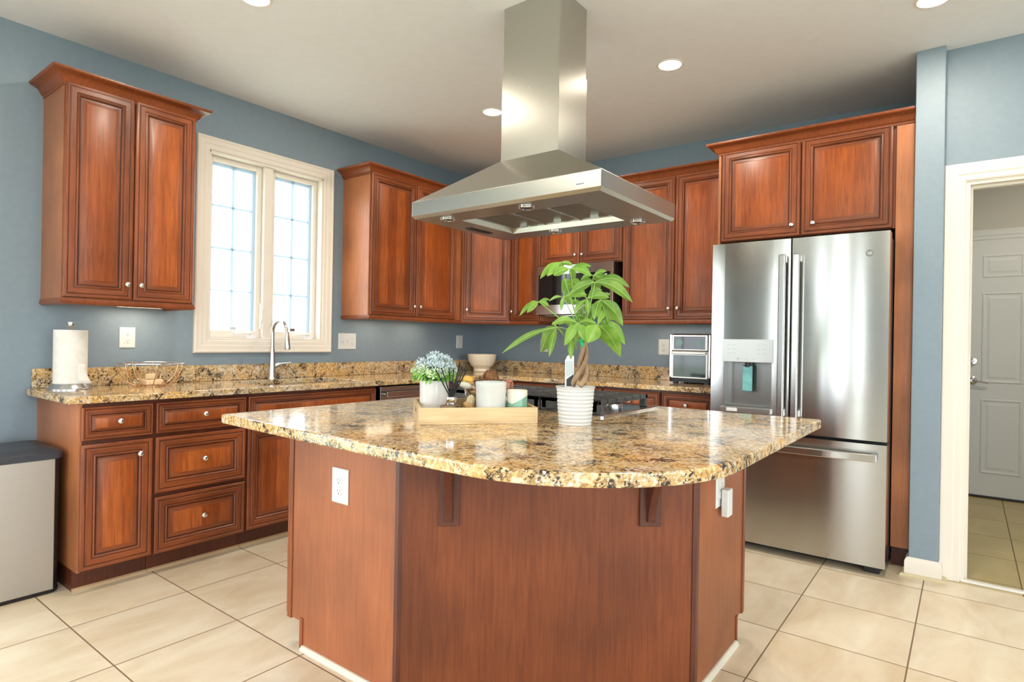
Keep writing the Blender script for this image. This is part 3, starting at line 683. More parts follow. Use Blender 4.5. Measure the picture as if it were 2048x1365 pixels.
# ------------------------------------------------------------------ range hood
hd = thing('range_hood', 'stainless island range hood hanging from the ceiling', 'range hood', (2.238, -2.209, 0))
a_, b_, z0, z1, z2, zt = .508, .355, 1.772, 1.786, 1.852, 2.046
ca, cb = .160, .120
def rect(a, b, z): return [(-a, -b, z), (a, -b, z), (a, b, z), (-a, b, z)]
can = loft([rect(a_ - .01, b_ - .01, z0), rect(a_, b_, z1), rect(a_, b_, z2), rect(ca + .003, cb + .003, zt)], cap0=False, cap1=True)
i0 = .012
can.add(rect(a_ - .01, b_ - .01, z0) + rect(.325, .205, z0), [(0, 1, 5, 4), (1, 2, 6, 5), (2, 3, 7, 6), (3, 0, 4, 7)])
can.add(rect(.325, .205, z0) + rect(.31, .19, z0 + .045), [(0, 1, 5, 4), (1, 2, 6, 5), (2, 3, 7, 6), (3, 0, 4, 7)])
can.build('canopy', HOODST, hd, bevel=.002)
MB().box(-ca, ca, -cb, cb, zt - .002, 2.44).build('chimney', HOODST, hd, bevel=.0015)
MB().box(-ca + .004, ca - .004, -cb + .004, cb - .004, 2.44, H - .0005).build('chimney_sleeve', HOODST, hd, bevel=.0015)
MESHM, nt, b = newmat('filter_mesh'); tc = N(nt, 'ShaderNodeTexCoord'); ck1 = N(nt, 'ShaderNodeTexChecker', i_Scale=260.0)
nt.links.new(tc.outputs['Object'], ck1.inputs['Vector']); ck1.inputs[1].default_value = (.30, .28, .25, 1); ck1.inputs[2].default_value = (.16, .15, .14, 1)
nt.links.new(ck1.outputs[0], b.inputs['Base Color']); b.inputs['Metallic'].default_value = .8; b.inputs['Roughness'].default_value = .45
for i in range(3):
    x0 = -.308 + i * .2055
    o = MB().box(x0 + .004, x0 + .2015, -.186, .186, z0 + .026, z0 + .034).build('grease_filter', MESHM, hd)
    mb = MB().box(x0, x0 + .2055, -.19, -.18, z0 + .022, z0 + .034).box(x0, x0 + .2055, .18, .19, z0 + .022, z0 + .034).box(x0, x0 + .008, -.19, .19, z0 + .022, z0 + .034).box(x0 + .1975, x0 + .2055, -.19, .19, z0 + .022, z0 + .034)
    mb.box(x0 + .08, x0 + .125, .13, .136, z0 + .012, z0 + .03).build('filter_frame', STEEL, o, bevel=.001)
for lx, ly in ((-.36, -.262), (.10, -.262), (-.10, .268), (.36, .268)):
    o = MB().lathe([(.024, -.001), (.036, -.001), (.036, -.005), (.027, -.007), (.024, -.004)], (lx, ly, z0), 24, cap=False).build('lamp_ring', CHROME, hd, smooth=40)
    MB().lathe([(.025, .0), (.025, .004)], (lx, ly, z0 - .003), 24).build('lamp_lens', BLACKG, o)
MB().box(-.44, -.405, -.05, .13, z0 - .003, z0 + .002).box(-.437, -.41, -.04, .02, z0 - .006, z0).box(-.437, -.41, .04, .11, z0 - .006, z0).build('control_panel', BLACK, hd, bevel=.002)
MB().box(.395, .462, -b_ - .0012, -b_ - .0002, 1.7965, 1.8135).build('label_sticker', plain('sticker', (.88, .88, .84), .6), hd)
def text(body, size, parent, loc, rot, mat, ext=.0004, name='lettering', bold=0):
    c = bpy.data.curves.new(name, 'FONT'); c.body = body; c.size = size; c.extrude = ext; c.align_x = 'CENTER'; c.align_y = 'CENTER'; c.offset = bold
    o = bpy.data.objects.new(name, c); COL.objects.link(o); o.data.materials.append(mat)
    me = bpy.data.meshes.new_from_object(o); bpy.data.objects.remove(o)
    o = bpy.data.objects.new(name, me); COL.objects.link(o)
    if not me.materials: me.materials.append(mat)
    o.parent = parent; o.location = loc; o.rotation_euler = rot; return o
GREYT = plain('grey_print', (.25, .27, .26), .5)
MB().box(.401, .431, -b_ - .0016, -b_ - .0011, 1.803, 1.8085).box(.432, .437, -b_ - .0016, -b_ - .0011, 1.8035, 1.8085).build('sticker_print', GREYT, hd)
MB().lathe([(.004, 0), (.004, .003), (.002, .004)], (0, 0, 0), 12, axis='y').build('screw', CHROME, hd, loc=(.0, -cb - .0, 2.36)).rotation_euler = (0, 0, 0)

# ------------------------------------------------------------------ refrigerator
fr = thing('refrigerator', 'stainless french door refrigerator with water dispenser', 'refrigerator', (2.596, -.03, 0))
SIDE = plain('fridge_side', (.05, .05, .052), .45, .3)
MB().box(.004, .916, -.765, 0, .045, 1.795).build('cabinet_body', SIDE, fr, bevel=.004)
def curved_panel(x0, x1, z0, z1, y, t, sag, n=14, xc=None, hw=None, hole=None):
    # front face bowed outward about xc
    xc = (x0 + x1) / 2 if xc is None else xc; hw = (x1 - x0) / 2 if hw is None else hw
    f = lambda x: y - sag * (1 - ((x - xc) / hw) ** 2)
    xsn = [x0 + (x1 - x0) * i / n for i in range(n + 1)]; zsn = [z0, z1]
    if hole: xsn = sorted(set([x for x in xsn if not hole[0] - .004 < x < hole[1] + .004] + [hole[0], hole[1]] )); zsn = [z0, hole[2], hole[3], z1]
    m = MB(); o = {}
    def vid(x, z, back=False):
        k = (x, z, back)
        if k not in o: m.v.append((x, y + t if back else f(x), z)); o[k] = len(m.v) - 1
        return o[k]
    for i in range(len(xsn) - 1):
        for j in range(len(zsn) - 1):
            if hole and hole[0] <= (xsn[i] + xsn[i + 1]) / 2 <= hole[1] and j == 1: continue
            m.f.append([vid(xsn[i], zsn[j]), vid(xsn[i + 1], zsn[j]), vid(xsn[i + 1], zsn[j + 1]), vid(xsn[i], zsn[j + 1])]); m.m.append(0)
    bot = [vid(x, z0) for x in xsn]; top = [vid(x, z1) for x in xsn]; zl = [vid(x0, z) for z in zsn]; zr = [vid(x1, z) for z in zsn]
    b = [vid(x0, z0, True), vid(x1, z0, True), vid(x1, z1, True), vid(x0, z1, True)]
    for f_ in ([*bot, b[1], b[0]], [*top, b[2], b[3]], [*zl, b[3], b[0]], [*zr, b[2], b[1]], b): m.f.append(f_); m.m.append(0)
    return m
FY = -.855                                    # door front plane in fridge coordinates
DH = (.078, .350, .835, 1.105)               # dispenser recess
ld = curved_panel(0, .4425, .708, 1.81, FY, .086, .006, 18, hole=DH).build('door', STEEL, fr, smooth=30)
rdr = curved_panel(.4505, .920, .708, 1.81, FY, .086, .006, 18).build('door', STEEL, fr, smooth=30)
fz = curved_panel(0, .920, .048, .690, FY, .086, .006, 24).build('freezer_drawer', STEEL, fr, smooth=30)
MB().box(.02, .90, -.765, -.70, .012, .05).box(.03, .10, -.80, -.72, .0, .03).box(.82, .89, -.80, -.72, 0, .03).build('foot_grille', BLACK, fr)
MB().box(.006, .914, -.77, -.765, .69, .708).box(.4425, .4505, -.80, -.76, .708, 1.80).build('gasket', BLACK, fr)
for x, nm, pr in ((.391, 'left_handle', ld), (.463, 'right_handle', rdr)):
    mb = MB().box(x, x + .036, FY - .062, FY - .040, .80, 1.715).box(x + .004, x + .032, FY - .045, FY + .004, .80, .84).box(x + .004, x + .032, FY - .045, FY + .004, 1.675, 1.715)
    mb.build('handle', STEEL, pr, bevel=.006, seg=3)
n = 20; hp = []
mb = MB(); vs = []
for i in range(n + 1):
    x = .055 + .825 * i / n; bow = .014 * (1 - (2 * i / n - 1) ** 2)
    vs += [(x, FY - .040 - bow, .605), (x, FY - .062 - bow, .605), (x, FY - .062 - bow, .645), (x, FY - .040 - bow, .645)]
mb.add(vs, [(i * 4 + j, i * 4 + (j + 1) % 4, (i + 1) * 4 + (j + 1) % 4, (i + 1) * 4 + j) for i in range(n) for j in range(4)] + [(0, 1, 2, 3), (4 * n, 4 * n + 1, 4 * n + 2, 4 * n + 3)])
mb.box(.06, .09, FY - .045, FY + .004, .61, .64).box(.845, .875, FY - .045, FY + .004, .61, .64).build('handle', STEEL, fz, bevel=.004)
dsp = MB().box(DH[0], DH[1], FY + .070, FY + .074, DH[2], DH[3]).box(DH[0] - .001, DH[0] + .004, FY - .005, FY + .074, DH[2], DH[3]).box(DH[1] - .004, DH[1] + .001, FY - .005, FY + .074, DH[2], DH[3])
dsp.box(DH[0], DH[1], FY - .004, FY + .074, DH[3] - .004, DH[3] + .001).build('dispenser_recess', steel('recess_steel', (.36, .36, .35), .3, .4), fr)
PANEL = plain('dispenser_silver', (.60, .62, .62), .3, .4)
dp = MB().box(.070, .358, FY - .014, FY - .002, 1.100, 1.235).build('dispenser_panel', PANEL, fr, bevel=.003)
mb = MB()
for x in (.10, .13, .27, .30):
    for z in (1.15, 1.175, 1.20): mb.box(x, x + .02, FY - .0146, FY - .014, z, z + .004)
mb.box(.155, .172, FY - .0146, FY - .014, 1.115, 1.127); mb.box(.20, .22, FY - .0146, FY - .014, 1.116, 1.119); mb.box(.24, .26, FY - .0146, FY - .014, 1.116, 1.119)
mb.build('panel_print', plain('panel_print', (.48, .50, .51), .4), dp)
tr = MB().box(.064, .354, FY - .030, FY + .07, .804, .833).build('drip_tray', steel('tray_steel', (.55, .56, .55), .3, .3), fr, bevel=.003)
MB().box(.105, .168, FY - .0308, FY - .030, .809, .829).build('sticker', plain('sticker_white', (.75, .76, .76), .5), tr)
MB().box(.186, .240, FY + .004, FY + .018, .930, 1.078).build('dispenser_paddle', noisy('teal_film', (.13, .40, .40), (.20, .50, .49), 25, .35), fr, bevel=.003)
MB().tube([(.213, FY + .015, 1.10), (.213, FY + .012, 1.07)], .016, 14).box(.188, .238, FY + .008, FY + .020, 1.075, 1.084).build('water_spout', BLACK, fr, smooth=40)
bd = MB().lathe([(.0185, -.001), (.0185, .0025), (.0165, .0032), (.016, .0022)], (.829, FY - .0022, 1.697), 28, axis='y').build('badge', plain('badge_grey', (.22, .215, .21), .4, .5), fr, smooth=40)
text('GE', .018, bd, (.829, FY - .0046, 1.697), (PI / 2, 0, 0), plain('badge_letters', (.7, .7, .68), .3, .8), .0003)
MB().box(.86, .915, -.80, -.70, 1.795, 1.812).build('hinge_cover', BLACK, fr, bevel=.004)

# ------------------------------------------------------------------ microwave
mw = thing('microwave', 'stainless over-counter microwave mounted under the short cabinet', 'microwave', (.936, -.004, 1.422))
MB().box(.006, .722, -.36, 0, 0, .414).build('body', BLACK, mw, bevel=.003)
dr = MB().box(0, .726, -.396, -.362, .004, .412).build('door', STEEL, mw, bevel=.004)
MB().box(.03, .700, -.3975, -.396, .085, .335).build('window_glass', BLACKG, dr, bevel=.001)
MB().box(.521, .523, -.3975, -.396, .335, .41).build('door_seam', BLACK, dr)
text('5:15', .026, dr, (.652, -.3982, .305), (PI / 2, 0, 0), plain('display_white', (.8, .9, 1), .4, emit=(.85, .95, 1), es=4), .0002, 'clock_display', .0004)
MB().box(.06, .66, -.34, -.05, -.006, .0).build('underside_vent', STEEL, mw)

# ------------------------------------------------------------------ toaster oven
TOST = steel('toaster_steel', (.42, .40, .37), .3, .5)
to = thing('toaster_oven', 'small stainless air fryer oven at the end of the counter', 'toaster oven', (2.087, -.32, .914), 0)
w_, d_, h_ = .322, .27, .362
loft([rr(0, w_, 0, d_, .03, .012), rr(0, w_, 0, d_, .03, .05), rr(0.003, w_ - .003, 0.003, d_, .03, h_ - .01), rr(.012, w_ - .012, .014, d_ - .01, .03, h_)]).build('body', BLACK, to, smooth=40)
MB().box(.010, .026, -.006, .02, .045, h_ - .006).box(w_ - .026, w_ - .01, -.006, .02, .045, h_ - .006).build('side_trim', CHROME, to, bevel=.004)
cp = MB().box(.028, w_ - .028, -.012, .01, .240, h_ - .008).build('control_panel', TOST, to, bevel=.003)
MB().box(.044, w_ - .046, -.0135, -.012, .250, .342).build('display', BLACKG, cp, bevel=.006)
for x in (.085, w_ - .09): MB().lathe([(.026, 0), (.026, .001)], (x, -.0136, .297), 24, axis='y').build('dial_ring', plain('dial_glow', (.10, .20, .18), .2), cp)
od = MB().box(.024, w_ - .024, -.014, .01, .038, .236).build('door', TOST, to, bevel=.004)
MB().box(.042, w_ - .040, -.0155, -.014, .050, .208).build('window_glass', plain('oven_glass', (.03, .05, .055), .06), od, bevel=.006)
MB().box(.035, w_ - .035, -.030, -.012, .214, .232).build('handle', TOST, od, bevel=.004)
mb = MB()
for x in (.03, w_ - .06):
    for y in (.02, d_ - .05): mb.box(x, x + .03, y, y + .03, .0005, .014)
mb.build('feet', BLACK, to)

# ------------------------------------------------------------------ wall plates
def outlet(label, loc, rz, wd=.09, ht=.122, kind='duplex', name='wall_outlet'):
    t = thing(name, label, 'outlet', loc, rz, 'white wall plates')
    MB().rings(-wd / 2, wd / 2, -ht / 2, ht / 2, 0, [(0, .0005, 0), (.0, .003, 0), (.004, .006, 0), (.006, .0065, 0)]).build('cover_plate', [WHITE, WHITE], t)
    def duplex(x, deco=False):
        if deco: MB().box(x - .017, x + .017, -.0085, -.006, -.034, .034).build('receptacle', WHITE, t, bevel=.001)
        for s_ in (-1, 1):
            zc = s_ * .0195
            o = None
            if not deco: o = MB().lathe([(.0165, .005), (.0165, .0088), (.015, .0094)], (x, 0, zc), 24, axis='y').build('receptacle', plain('receptacle', (.74, .74, .70), .4), t, smooth=40)
            y = -.0088 if deco else -.0097
            mb = MB().box(x - .0075, x - .0055, y, y + .002, zc - .001, zc + .008).box(x + .0055, x + .0075, y, y + .002, zc, zc + .007)
            mb.lathe([(.0026, 0), (.0026, .001)], (x, y + .001, zc - .0075), 10, axis='y')
            mb.build('slots', SLOT, o or t)
    if kind == 'duplex': duplex(0)
    if kind == 'deco': duplex(0, True)
    if kind == 'triple':
        duplex(.045, True)
        for x in (-.045, 0):
            MB().box(x - .005, x + .005, -.016, -.006, -.004, .012).build('toggle_switch', WHITE, t, bevel=.001)
            MB().box(x - .006, x + .006, -.0069, -.0062, -.013, .013).build('switch_slot', plain('switch_slot', (.55, .56, .55), .5), t)
    return t
outlet('white outlet on the blue wall between paper towels and window', (.0005, -3.138, 1.183), RZ, .082, .118, 'deco')
outlet('wide white switch and outlet plate right of the window', (.0005, -1.607, 1.178), RZ, .166, .124, 'triple')
outlet('small white outlet near the room corner above the counter', (.0005, -.315, 1.187), RZ, .085, .122, 'deco')
outlet('white outlet partly hidden behind the money tree leaves', (.762, -.0005, 1.170), 0, .085, .122, 'deco')
outlet('white outlet on the back wall left of the air fryer oven', (1.915, -.0005, 1.174), 0, .092, .126)
outlet('white outlet on the left end panel of the island', (2.038, -3.1765, .664), 0, .093, .127)
outlet('white outlet under the island top at the right end panel', (3.1165, -2.295, .664), RZ, .09, .127)
pg = thing('plug_in_adapter', 'white plug-in box in the outlet on the island right end', 'plug-in device', (3.129, -2.285, .617), 0)
MB().box(0, .026, -.026, .026, -.05, .05).build('housing', WHITE, pg, bevel=.004)
MB().box(-.003, .001, -.012, .012, -.012, .012).build('plug_base', WHITE, pg)

# ------------------------------------------------------------------ recessed ceiling lights
GLOW = plain('lamp_glow', (1, 1, 1), .5, emit=(1, .95, .86), es=14)
CANS = [(2.493, -1.343, 'round recessed ceiling light right of the hood chimney'), (1.235, -1.375, 'round recessed ceiling light half hidden by the hood chimney'), (3.70, -1.27, 'round recessed ceiling light at the top right of the ceiling'), (1.20, -3.07, 'round recessed ceiling light at the top edge over the left counter')]
for x, y, lb in CANS:
    t = thing('recessed_light', lb, 'ceiling light', (x, y, H), 0, 'recessed ceiling lights')
    MB().lathe([(.062, -.0005), (.075, -.0005), (.075, -.003), (.070, -.006), (.063, -.006), (.060, -.002)], seg=40, cap=False).build('trim_ring', TRIM, t, smooth=40)
    MB().lathe([(.061, -.0035), (.061, -.001)], seg=40).build('lens', GLOW, t)
    area('can_light', (x, y, H - .012), (0, 0, 0), .11, .11, CANW, CANC, shape='DISK')
for x, y in ((3.70, -3.07), (1.2, -5.2), (3.7, -5.2), (6.2, -5.2), (6.2, -2.6), (2.4, -7.2), (5.2, -7.2)):  # unseen ceiling lights, added as warm fill
    t = thing('recessed_light', 'unseen round ceiling light added as fill', 'ceiling light', (x, y, H), 0, 'added fill lights out of view')
    MB().lathe([(.061, -.0035), (.061, -.001)], seg=32).build('lens', GLOW, t)
    area('can_light', (x, y, H - .012), (0, 0, 0), .11, .11, CANW, CANC, shape='DISK')

t = thing('recessed_light', 'unseen round ceiling light added to brighten the hall', 'ceiling light', (4.45, .5, H), 0)  # lamp added out of view because the hall was too dark
MB().lathe([(.061, -.0035), (.061, -.001)], seg=32).build('lens', GLOW, t)
area('can_light', (4.45, .5, H - .012), (0, 0, 0), .11, .11, 16, CANC, shape='DISK')

# ------------------------------------------------------------------ trash bin
tb = thing('trash_can', 'tall stainless trash can with a black lid beside the end cabinet', 'trash can', (.30, -3.90, 0), 0)
L0, L1, Wd = -.20, .20, .325
loft([rr(L0 + .012, L1 - .012, -.32, Wd - .005, .035, .002), rr(L0 + .010, L1 - .010, -.32, Wd - .003, .035, .018)]).build('base_ring', BLACK, tb, smooth=40)
loft([rr(L0 + .014, L1 - .0135, -.318, Wd - .006, .035, .018), rr(L0 + .012, L1 - .0105, -.318, Wd - .004, .035, .622)]).build('body', [plain('bin_black', (.015, .015, .018), .35)], tb, smooth=40)
MB().box(L1 - .014, L1 - .0035, -.30, Wd - .030, .018, .622).build('front_panel', steel('bin_steel', (.44, .41, .365), .42, .3), tb, bevel=.003)
loft([rr(L0 + .006, L1 + .002, -.324, Wd + .002, .038, .622), rr(L0 + .004, L1 + .006, -.326, Wd + .004, .04, .650), rr(L0 + .02, L1 - .01, -.31, Wd - .012, .035, .664), rr(L0 + .08, L1 - .08, -.25, Wd - .07, .02, .672)]).build('lid', plain('bin_lid', (.045, .05, .065), .42), tb, smooth=50)

# ------------------------------------------------------------------ left counter items
pt = thing('paper_towel_holder', 'roll of white paper towels on a steel stand at the counter end', 'paper towel holder', (.155, -3.455, .914))
MB().lathe([(.098, .0005), (.098, .005), (.093, .010), (.086, .026), (.080, .030)], seg=40).build('base', NICKEL, pt, smooth=35)
mb = MB(); prof = []
for i in range(40):
    a = 2 * PI * i / 40; prof.append((.073 * math.cos(a), .073 * math.sin(a)))
a0 = math.radians(20)
MB().prism(prof, .031, .305).build('towel_roll', noisy('paper', (.72, .70, .66), (.77, .75, .72), 40, .9, bump=.05), pt, smooth=40)
flap = MB(); vs = []
for i in range(7):
    for j in range(5):
        u, v_ = i / 6, j / 4; a_ = math.radians(-20 + 60 * (1 - .5 * v_)) ; r_ = .0738 + .034 * u * (1 - v_) ** 2
        aa = math.radians(10) + u * .55; vs.append((r_ * math.cos(aa), r_ * math.sin(aa), .031 + .10 * v_))
flap.add(vs, [(i * 5 + j, i * 5 + j + 1, (i + 1) * 5 + j + 1, (i + 1) * 5 + j) for i in range(6) for j in range(4)])
flap.build('loose_sheet', plain('paper2', (.77, .75, .72), .9), pt, smooth=60).modifiers.new('solid', 'SOLIDIFY').thickness = .0012
MB().lathe([(.008, .03), (.008, .31), (.012, .318), (.019, .342), (.018, .346)], seg=20).build('finial', NICKEL, pt, smooth=40)

bk = thing('wire_basket', 'round gold wire fruit basket on the left counter', 'basket', (.20, -3.085, .914))
GOLD = plain('rose_gold_wire', (.80, .52, .30), .22, 1)
rim = [(.165 * math.cos(2 * PI * i / 48), .165 * math.sin(2 * PI * i / 48), .128) for i in range(48)]
MB().tube(rim, .0035, 8, closed=True).build('rim', CHROME, bk, smooth=60)
MB().tube([(x * .43, y * .43, .0035) for x, y, z in rim], .003, 8, closed=True).build('base_ring', GOLD, bk, smooth=60)
mb = MB()
for i in range(14):
    a = 2 * PI * (i + .3) / 14; pts = []
    for j in range(9):
        u = j / 8; r = .071 + (.165 - .071) * math.sin(u * PI / 2); z = .004 + .124 * (1 - math.cos(u * PI / 2)) ** .85; aa = a + .25 * u * (1 if i % 2 else -1) * .4
        pts.append((r * math.cos(aa), r * math.sin(aa), z))
    mb.tube(pts, .0026, 6)
mb.build('wires', GOLD, bk, smooth=60)
PKG = noisy('snack_wrap', (.55, .36, .18), (.78, .60, .38), 6, .4)
for i, (dx, dy, z, rz_, rx, lb) in enumerate(((-.030, .0, .0085, .1, .0, 'tan wooden block lying nearest the room in the wire basket'), (.030, .0, .0085, -.05, .0, 'tan wooden block lying nearest the wall in the wire basket'), (.0, .0, .040, 1.1, .0, 'tan wooden block lying crosswise on top in the wire basket'))):
    o = MB().box(-.026, .026, -.045, .045, 0, .03).build('wooden_block', wood('pale_wood_%d' % i, (.60, .40, .22), (.78, .58, .36), True, rough=.45), bevel=.006)
    o.location = (.20 + dx * 1.0, -3.085 + dy, .914 + z - .0); o.rotation_euler = (rx, 0, rz_)
    tag(o, lb, 'wooden block', 'blocks in the wire basket')

# white ribbed bowl in the corner
bw = thing('ceramic_bowl', 'cream ribbed ceramic bowl in the far counter corner', 'bowl', (.26, -.285, .914))
MB().lathe([(.0, .0005), (.072, .0005), (.078, .010), (.074, .030), (.085, .042), (.105, .062), (.106, .066), (.117, .085), (.118, .089), (.1255, .106), (.127, .112), (.130, .132), (.131, .136), (.1325, .160), (.128, .163), (.124, .158), (.118, .10), (.09, .06), (.03, .045), (0, .044)], seg=48, cap=False).build('bowl_body', plain('cream_glaze', (.80, .70, .55), .3), bw, smooth=30)

# ------------------------------------------------------------------ tray and its things
TO = Vector((2.384, -3.128, .914)); TU = Vector((.649, .761, 0)).normalized(); TANG = math.atan2(TU.y, TU.x)
ty = thing('wooden_tray', 'pale wooden tray with handle slots on the island', 'tray', TO, TANG)
PINE = wood('pine', (.56, .38, .19), (.70, .53, .31), True, rough=.5)
TL, TD, TH, tk = .412, .336, .056, .010
MB().box(0, TL, 0, TD, .0005, .008).build('bottom', PINE, ty)
MB().box(0, TL, 0, tk, .008, TH).build('board', PINE, ty, bevel=.001)
MB().box(0, TL, TD - tk, TD, .008, TH).build('board', PINE, ty, bevel=.001)
for x in (0, TL - tk):
    mb = MB(); y0, y1 = tk, TD - tk; h0, h1 = TD / 2 - .042, TD / 2 + .042
    mb.box(x, x + tk, y0, h0, .008, TH).box(x, x + tk, h1, y1, .008, TH).box(x, x + tk, h0, h1, .008, .022).box(x, x + tk, h0, h1, .042, TH)
    mb.build('board', PINE, ty)
def on_tray(a, b): q = TO + TU * a + Vector((-TU.y, TU.x, 0)) * b; return (q.x, q.y, .9225)
SP = thing('potted_artificial_plant', 'faux plant with frosty blue and green sprigs in a white pot', 'potted plant', on_tray(.068, .20))
MB().lathe([(0, 0), (.040, 0), (.049, .006), (.053, .022), (.054, .127), (.052, .129), (.049, .126), (.047, .10), (0, .10)], seg=44, cap=False).build('pot', plain('white_glaze', (.70, .69, .67), .15, coat=.3), SP, smooth=40)
rnd = random.Random(3)
def sprig(mb, p, d, ln, wl, nl):
    # a stem tip with a rosette of small paddle leaves
    d = d.normalized(); u = d.cross(Vector((.3, .2, 1)));
    if u.length < .05: u = Vector((1, 0, 0))
    u.normalize(); w2 = d.cross(u)
    for k in range(nl):
        a = 2 * PI * k / nl + rnd.random(); s_ = (u * math.cos(a) + w2 * math.sin(a)); base = p + d * ln * rnd.uniform(-.6, .35)
        tip = base + (s_ * .8 + d * .75) * ln * rnd.uniform(.8, 1.2); side = d.cross(s_).normalized() * wl; mid = (base + tip) / 2 + d * .001
        q = base + (tip - base) * .72
        mb.add([base, q - side * .95, tip - side * .45, tip + (tip - base) * .12, tip + side * .45, q + side * .95, q + d * .0015], [(0, 1, 6), (1, 2, 6), (2, 3, 6), (3, 4, 6), (4, 5, 6), (5, 0, 6)])
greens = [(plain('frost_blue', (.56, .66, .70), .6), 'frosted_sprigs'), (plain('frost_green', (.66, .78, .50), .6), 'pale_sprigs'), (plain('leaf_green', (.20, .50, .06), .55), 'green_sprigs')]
mbs = [MB(), MB(), MB()]
for i in range(330):
    a = rnd.uniform(0, 2 * PI); el = math.asin(rnd.uniform(-.28, 1.0)); rr_ = rnd.uniform(.70, 1.0)
    d = Vector((math.cos(a) * math.cos(el), math.sin(a) * math.cos(el), math.sin(el)))
    c = Vector((0, 0, .150)); p = c + Vector((d.x * .078, d.y * .078, d.z * .078)) * rr_
    if p.z < .128: p.z = .128 + rnd.random() * .01
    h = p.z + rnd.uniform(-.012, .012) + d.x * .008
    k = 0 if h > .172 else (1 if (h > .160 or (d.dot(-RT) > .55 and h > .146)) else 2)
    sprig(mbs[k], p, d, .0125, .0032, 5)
for m2, (mt_, nm) in zip(mbs, greens): m2.build(nm, mt_, SP)
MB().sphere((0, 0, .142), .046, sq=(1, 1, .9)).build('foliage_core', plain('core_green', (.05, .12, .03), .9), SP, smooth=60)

rd = thing('reed_diffuser', 'glass reed diffuser with black sticks and a silver collar', 'reed diffuser', on_tray(.118, .078))
CGL = plain('clear_glass', (1, 1, 1), .0, trans=1, ior=1.45)
MB().lathe([(0, .0), (.036, .0), (.040, .004), (.041, .040), (.036, .050), (.018, .055), (.016, .058)], seg=36, cap=False).build('bottle', CGL, rd, smooth=40)
MB().lathe([(0, .004), (.034, .004), (.036, .008), (.036, .030), (0, .030)], seg=36, cap=False).build('oil', plain('amber_oil', (.30, .10, .03), .1), rd, smooth=40)
MB().lathe([(.0185, .054), (.0195, .056), (.0195, .078), (.012, .079), (.012, .056)], seg=32, cap=False).build('collar', CHROME, rd, smooth=40)
camd = Vector((RT.x, RT.y, 0)).normalized(); depd = Vector((FW.x, FW.y, 0)).normalized()
for (sx, sd, hz) in ((-.058, .01, .160), (-.034, -.02, .168), (-.014, .03, .168), (.004, .02, .165), (.022, .03, .170), (.034, -.01, .172), (.040, .02, .165), (.054, .0, .165)):
    b0 = -camd * (sx * .22) + depd * (-sd * .2); e = camd * sx + depd * sd
    MB().tube([(b0.x, b0.y, .045), (e.x, e.y, hz + .012)], .0023, 8).build('reed_stick', plain('black_reed', (.012, .010, .012), .6), rd, smooth=60)

wc = thing('candle', 'large frosted white candle glass on the tray beside the green one', 'candle', on_tray(.258, .072))
MB().lathe([(0, .0), (.046, .0), (.050, .004), (.0545, .118), (.0555, .122), (.0555, .131), (.053, .132), (.052, .118), (0, .112)], seg=44, cap=False).build('vessel', noisy('frosted', (.60, .62, .60), (.70, .70, .68), 6, .25, coords='Object', **{'Subsurface Weight': .2}), wc, smooth=30)
gc = thing('candle', 'small green and cream candle at the right end of the tray', 'candle', on_tray(.352, .068))
GM, nt, b = newmat('two_tone_glaze'); tc = N(nt, 'ShaderNodeTexCoord'); sx = N(nt, 'ShaderNodeSeparateXYZ'); nt.links.new(tc.outputs['Object'], sx.inputs[0])
wv = N(nt, 'ShaderNodeTexNoise', i_Scale=10.0); nt.links.new(tc.outputs['Object'], wv.inputs['Vector'])
dt = N(nt, 'ShaderNodeVectorMath', operation='DOT_PRODUCT'); dt.inputs[1].default_value = (camd.x, camd.y, 0); nt.links.new(tc.outputs['Object'], dt.inputs[0])
ab = N(nt, 'ShaderNodeMath', operation='ADD'); nt.links.new(dt.outputs['Value'], ab.inputs[0]); ab.inputs[1].default_value = .018
av = N(nt, 'ShaderNodeMath', operation='ABSOLUTE'); nt.links.new(ab.outputs[0], av.inputs[0])
ma = N(nt, 'ShaderNodeMath', operation='MULTIPLY_ADD'); nt.links.new(av.outputs[0], ma.inputs[0]); ma.inputs[1].default_value = -.55; nt.links.new(sx.outputs[2], ma.inputs[2])
gt = N(nt, 'ShaderNodeMath', operation='GREATER_THAN'); nt.links.new(ma.outputs[0], gt.inputs[0]); gt.inputs[1].default_value = .055
nt.links.new(mix(nt, gt.outputs[0], (.20, .40, .28), (.80, .74, .62)), b.inputs['Base Color']); b.inputs['Roughness'].default_value = .3
MB().lathe([(0, 0), (.034, 0), (.037, .003), (.0375, .100), (.0365, .103), (.034, .100), (.033, .088), (0, .086)], seg=40, cap=False).build('vessel', GM, gc, smooth=40)

pb = thing('glass_bowl', 'clear glass bowl of potpourri behind the candles', 'bowl', on_tray(.274, .232))
MB().lathe([(0, 0), (.05, 0), (.055, .003), (.072, .03), (.088, .075), (.094, .122), (.0955, .1235), (.0925, .122), (.0865, .076), (.0705, .032), (.053, .007), (0, .006)], seg=48, cap=False).build('bowl_body', CGL, pb, smooth=40)
bx, by, bz = on_tray(.274, .232)
rnd = random.Random(11)
pot_cols = [('walnut_tan', (.55, .32, .13)), ('bark', (.22, .11, .05)), ('honey', (.62, .38, .16)), ('sand', (.72, .58, .38)), ('moss', (.40, .38, .18))]
pmats = [noisy('potpourri_' + n_, c, tuple(min(1, q * 1.35) for q in c), 40, .7) for n_, c in pot_cols]
filler = MB()
for i in range(120):
    z = rnd.uniform(.016, .112); rmax = (.030 + .055 * min(1, z / .09)) - .012; a = rnd.uniform(0, 2 * PI); r = rmax * math.sqrt(rnd.uniform(.1, 1))
    filler.sphere((r * math.cos(a), r * math.sin(a), z), rnd.uniform(.008, .013), rnd.randrange(5), 8, 6, (rnd.uniform(.7, 1.3), rnd.uniform(.7, 1.2), rnd.uniform(.6, 1)))
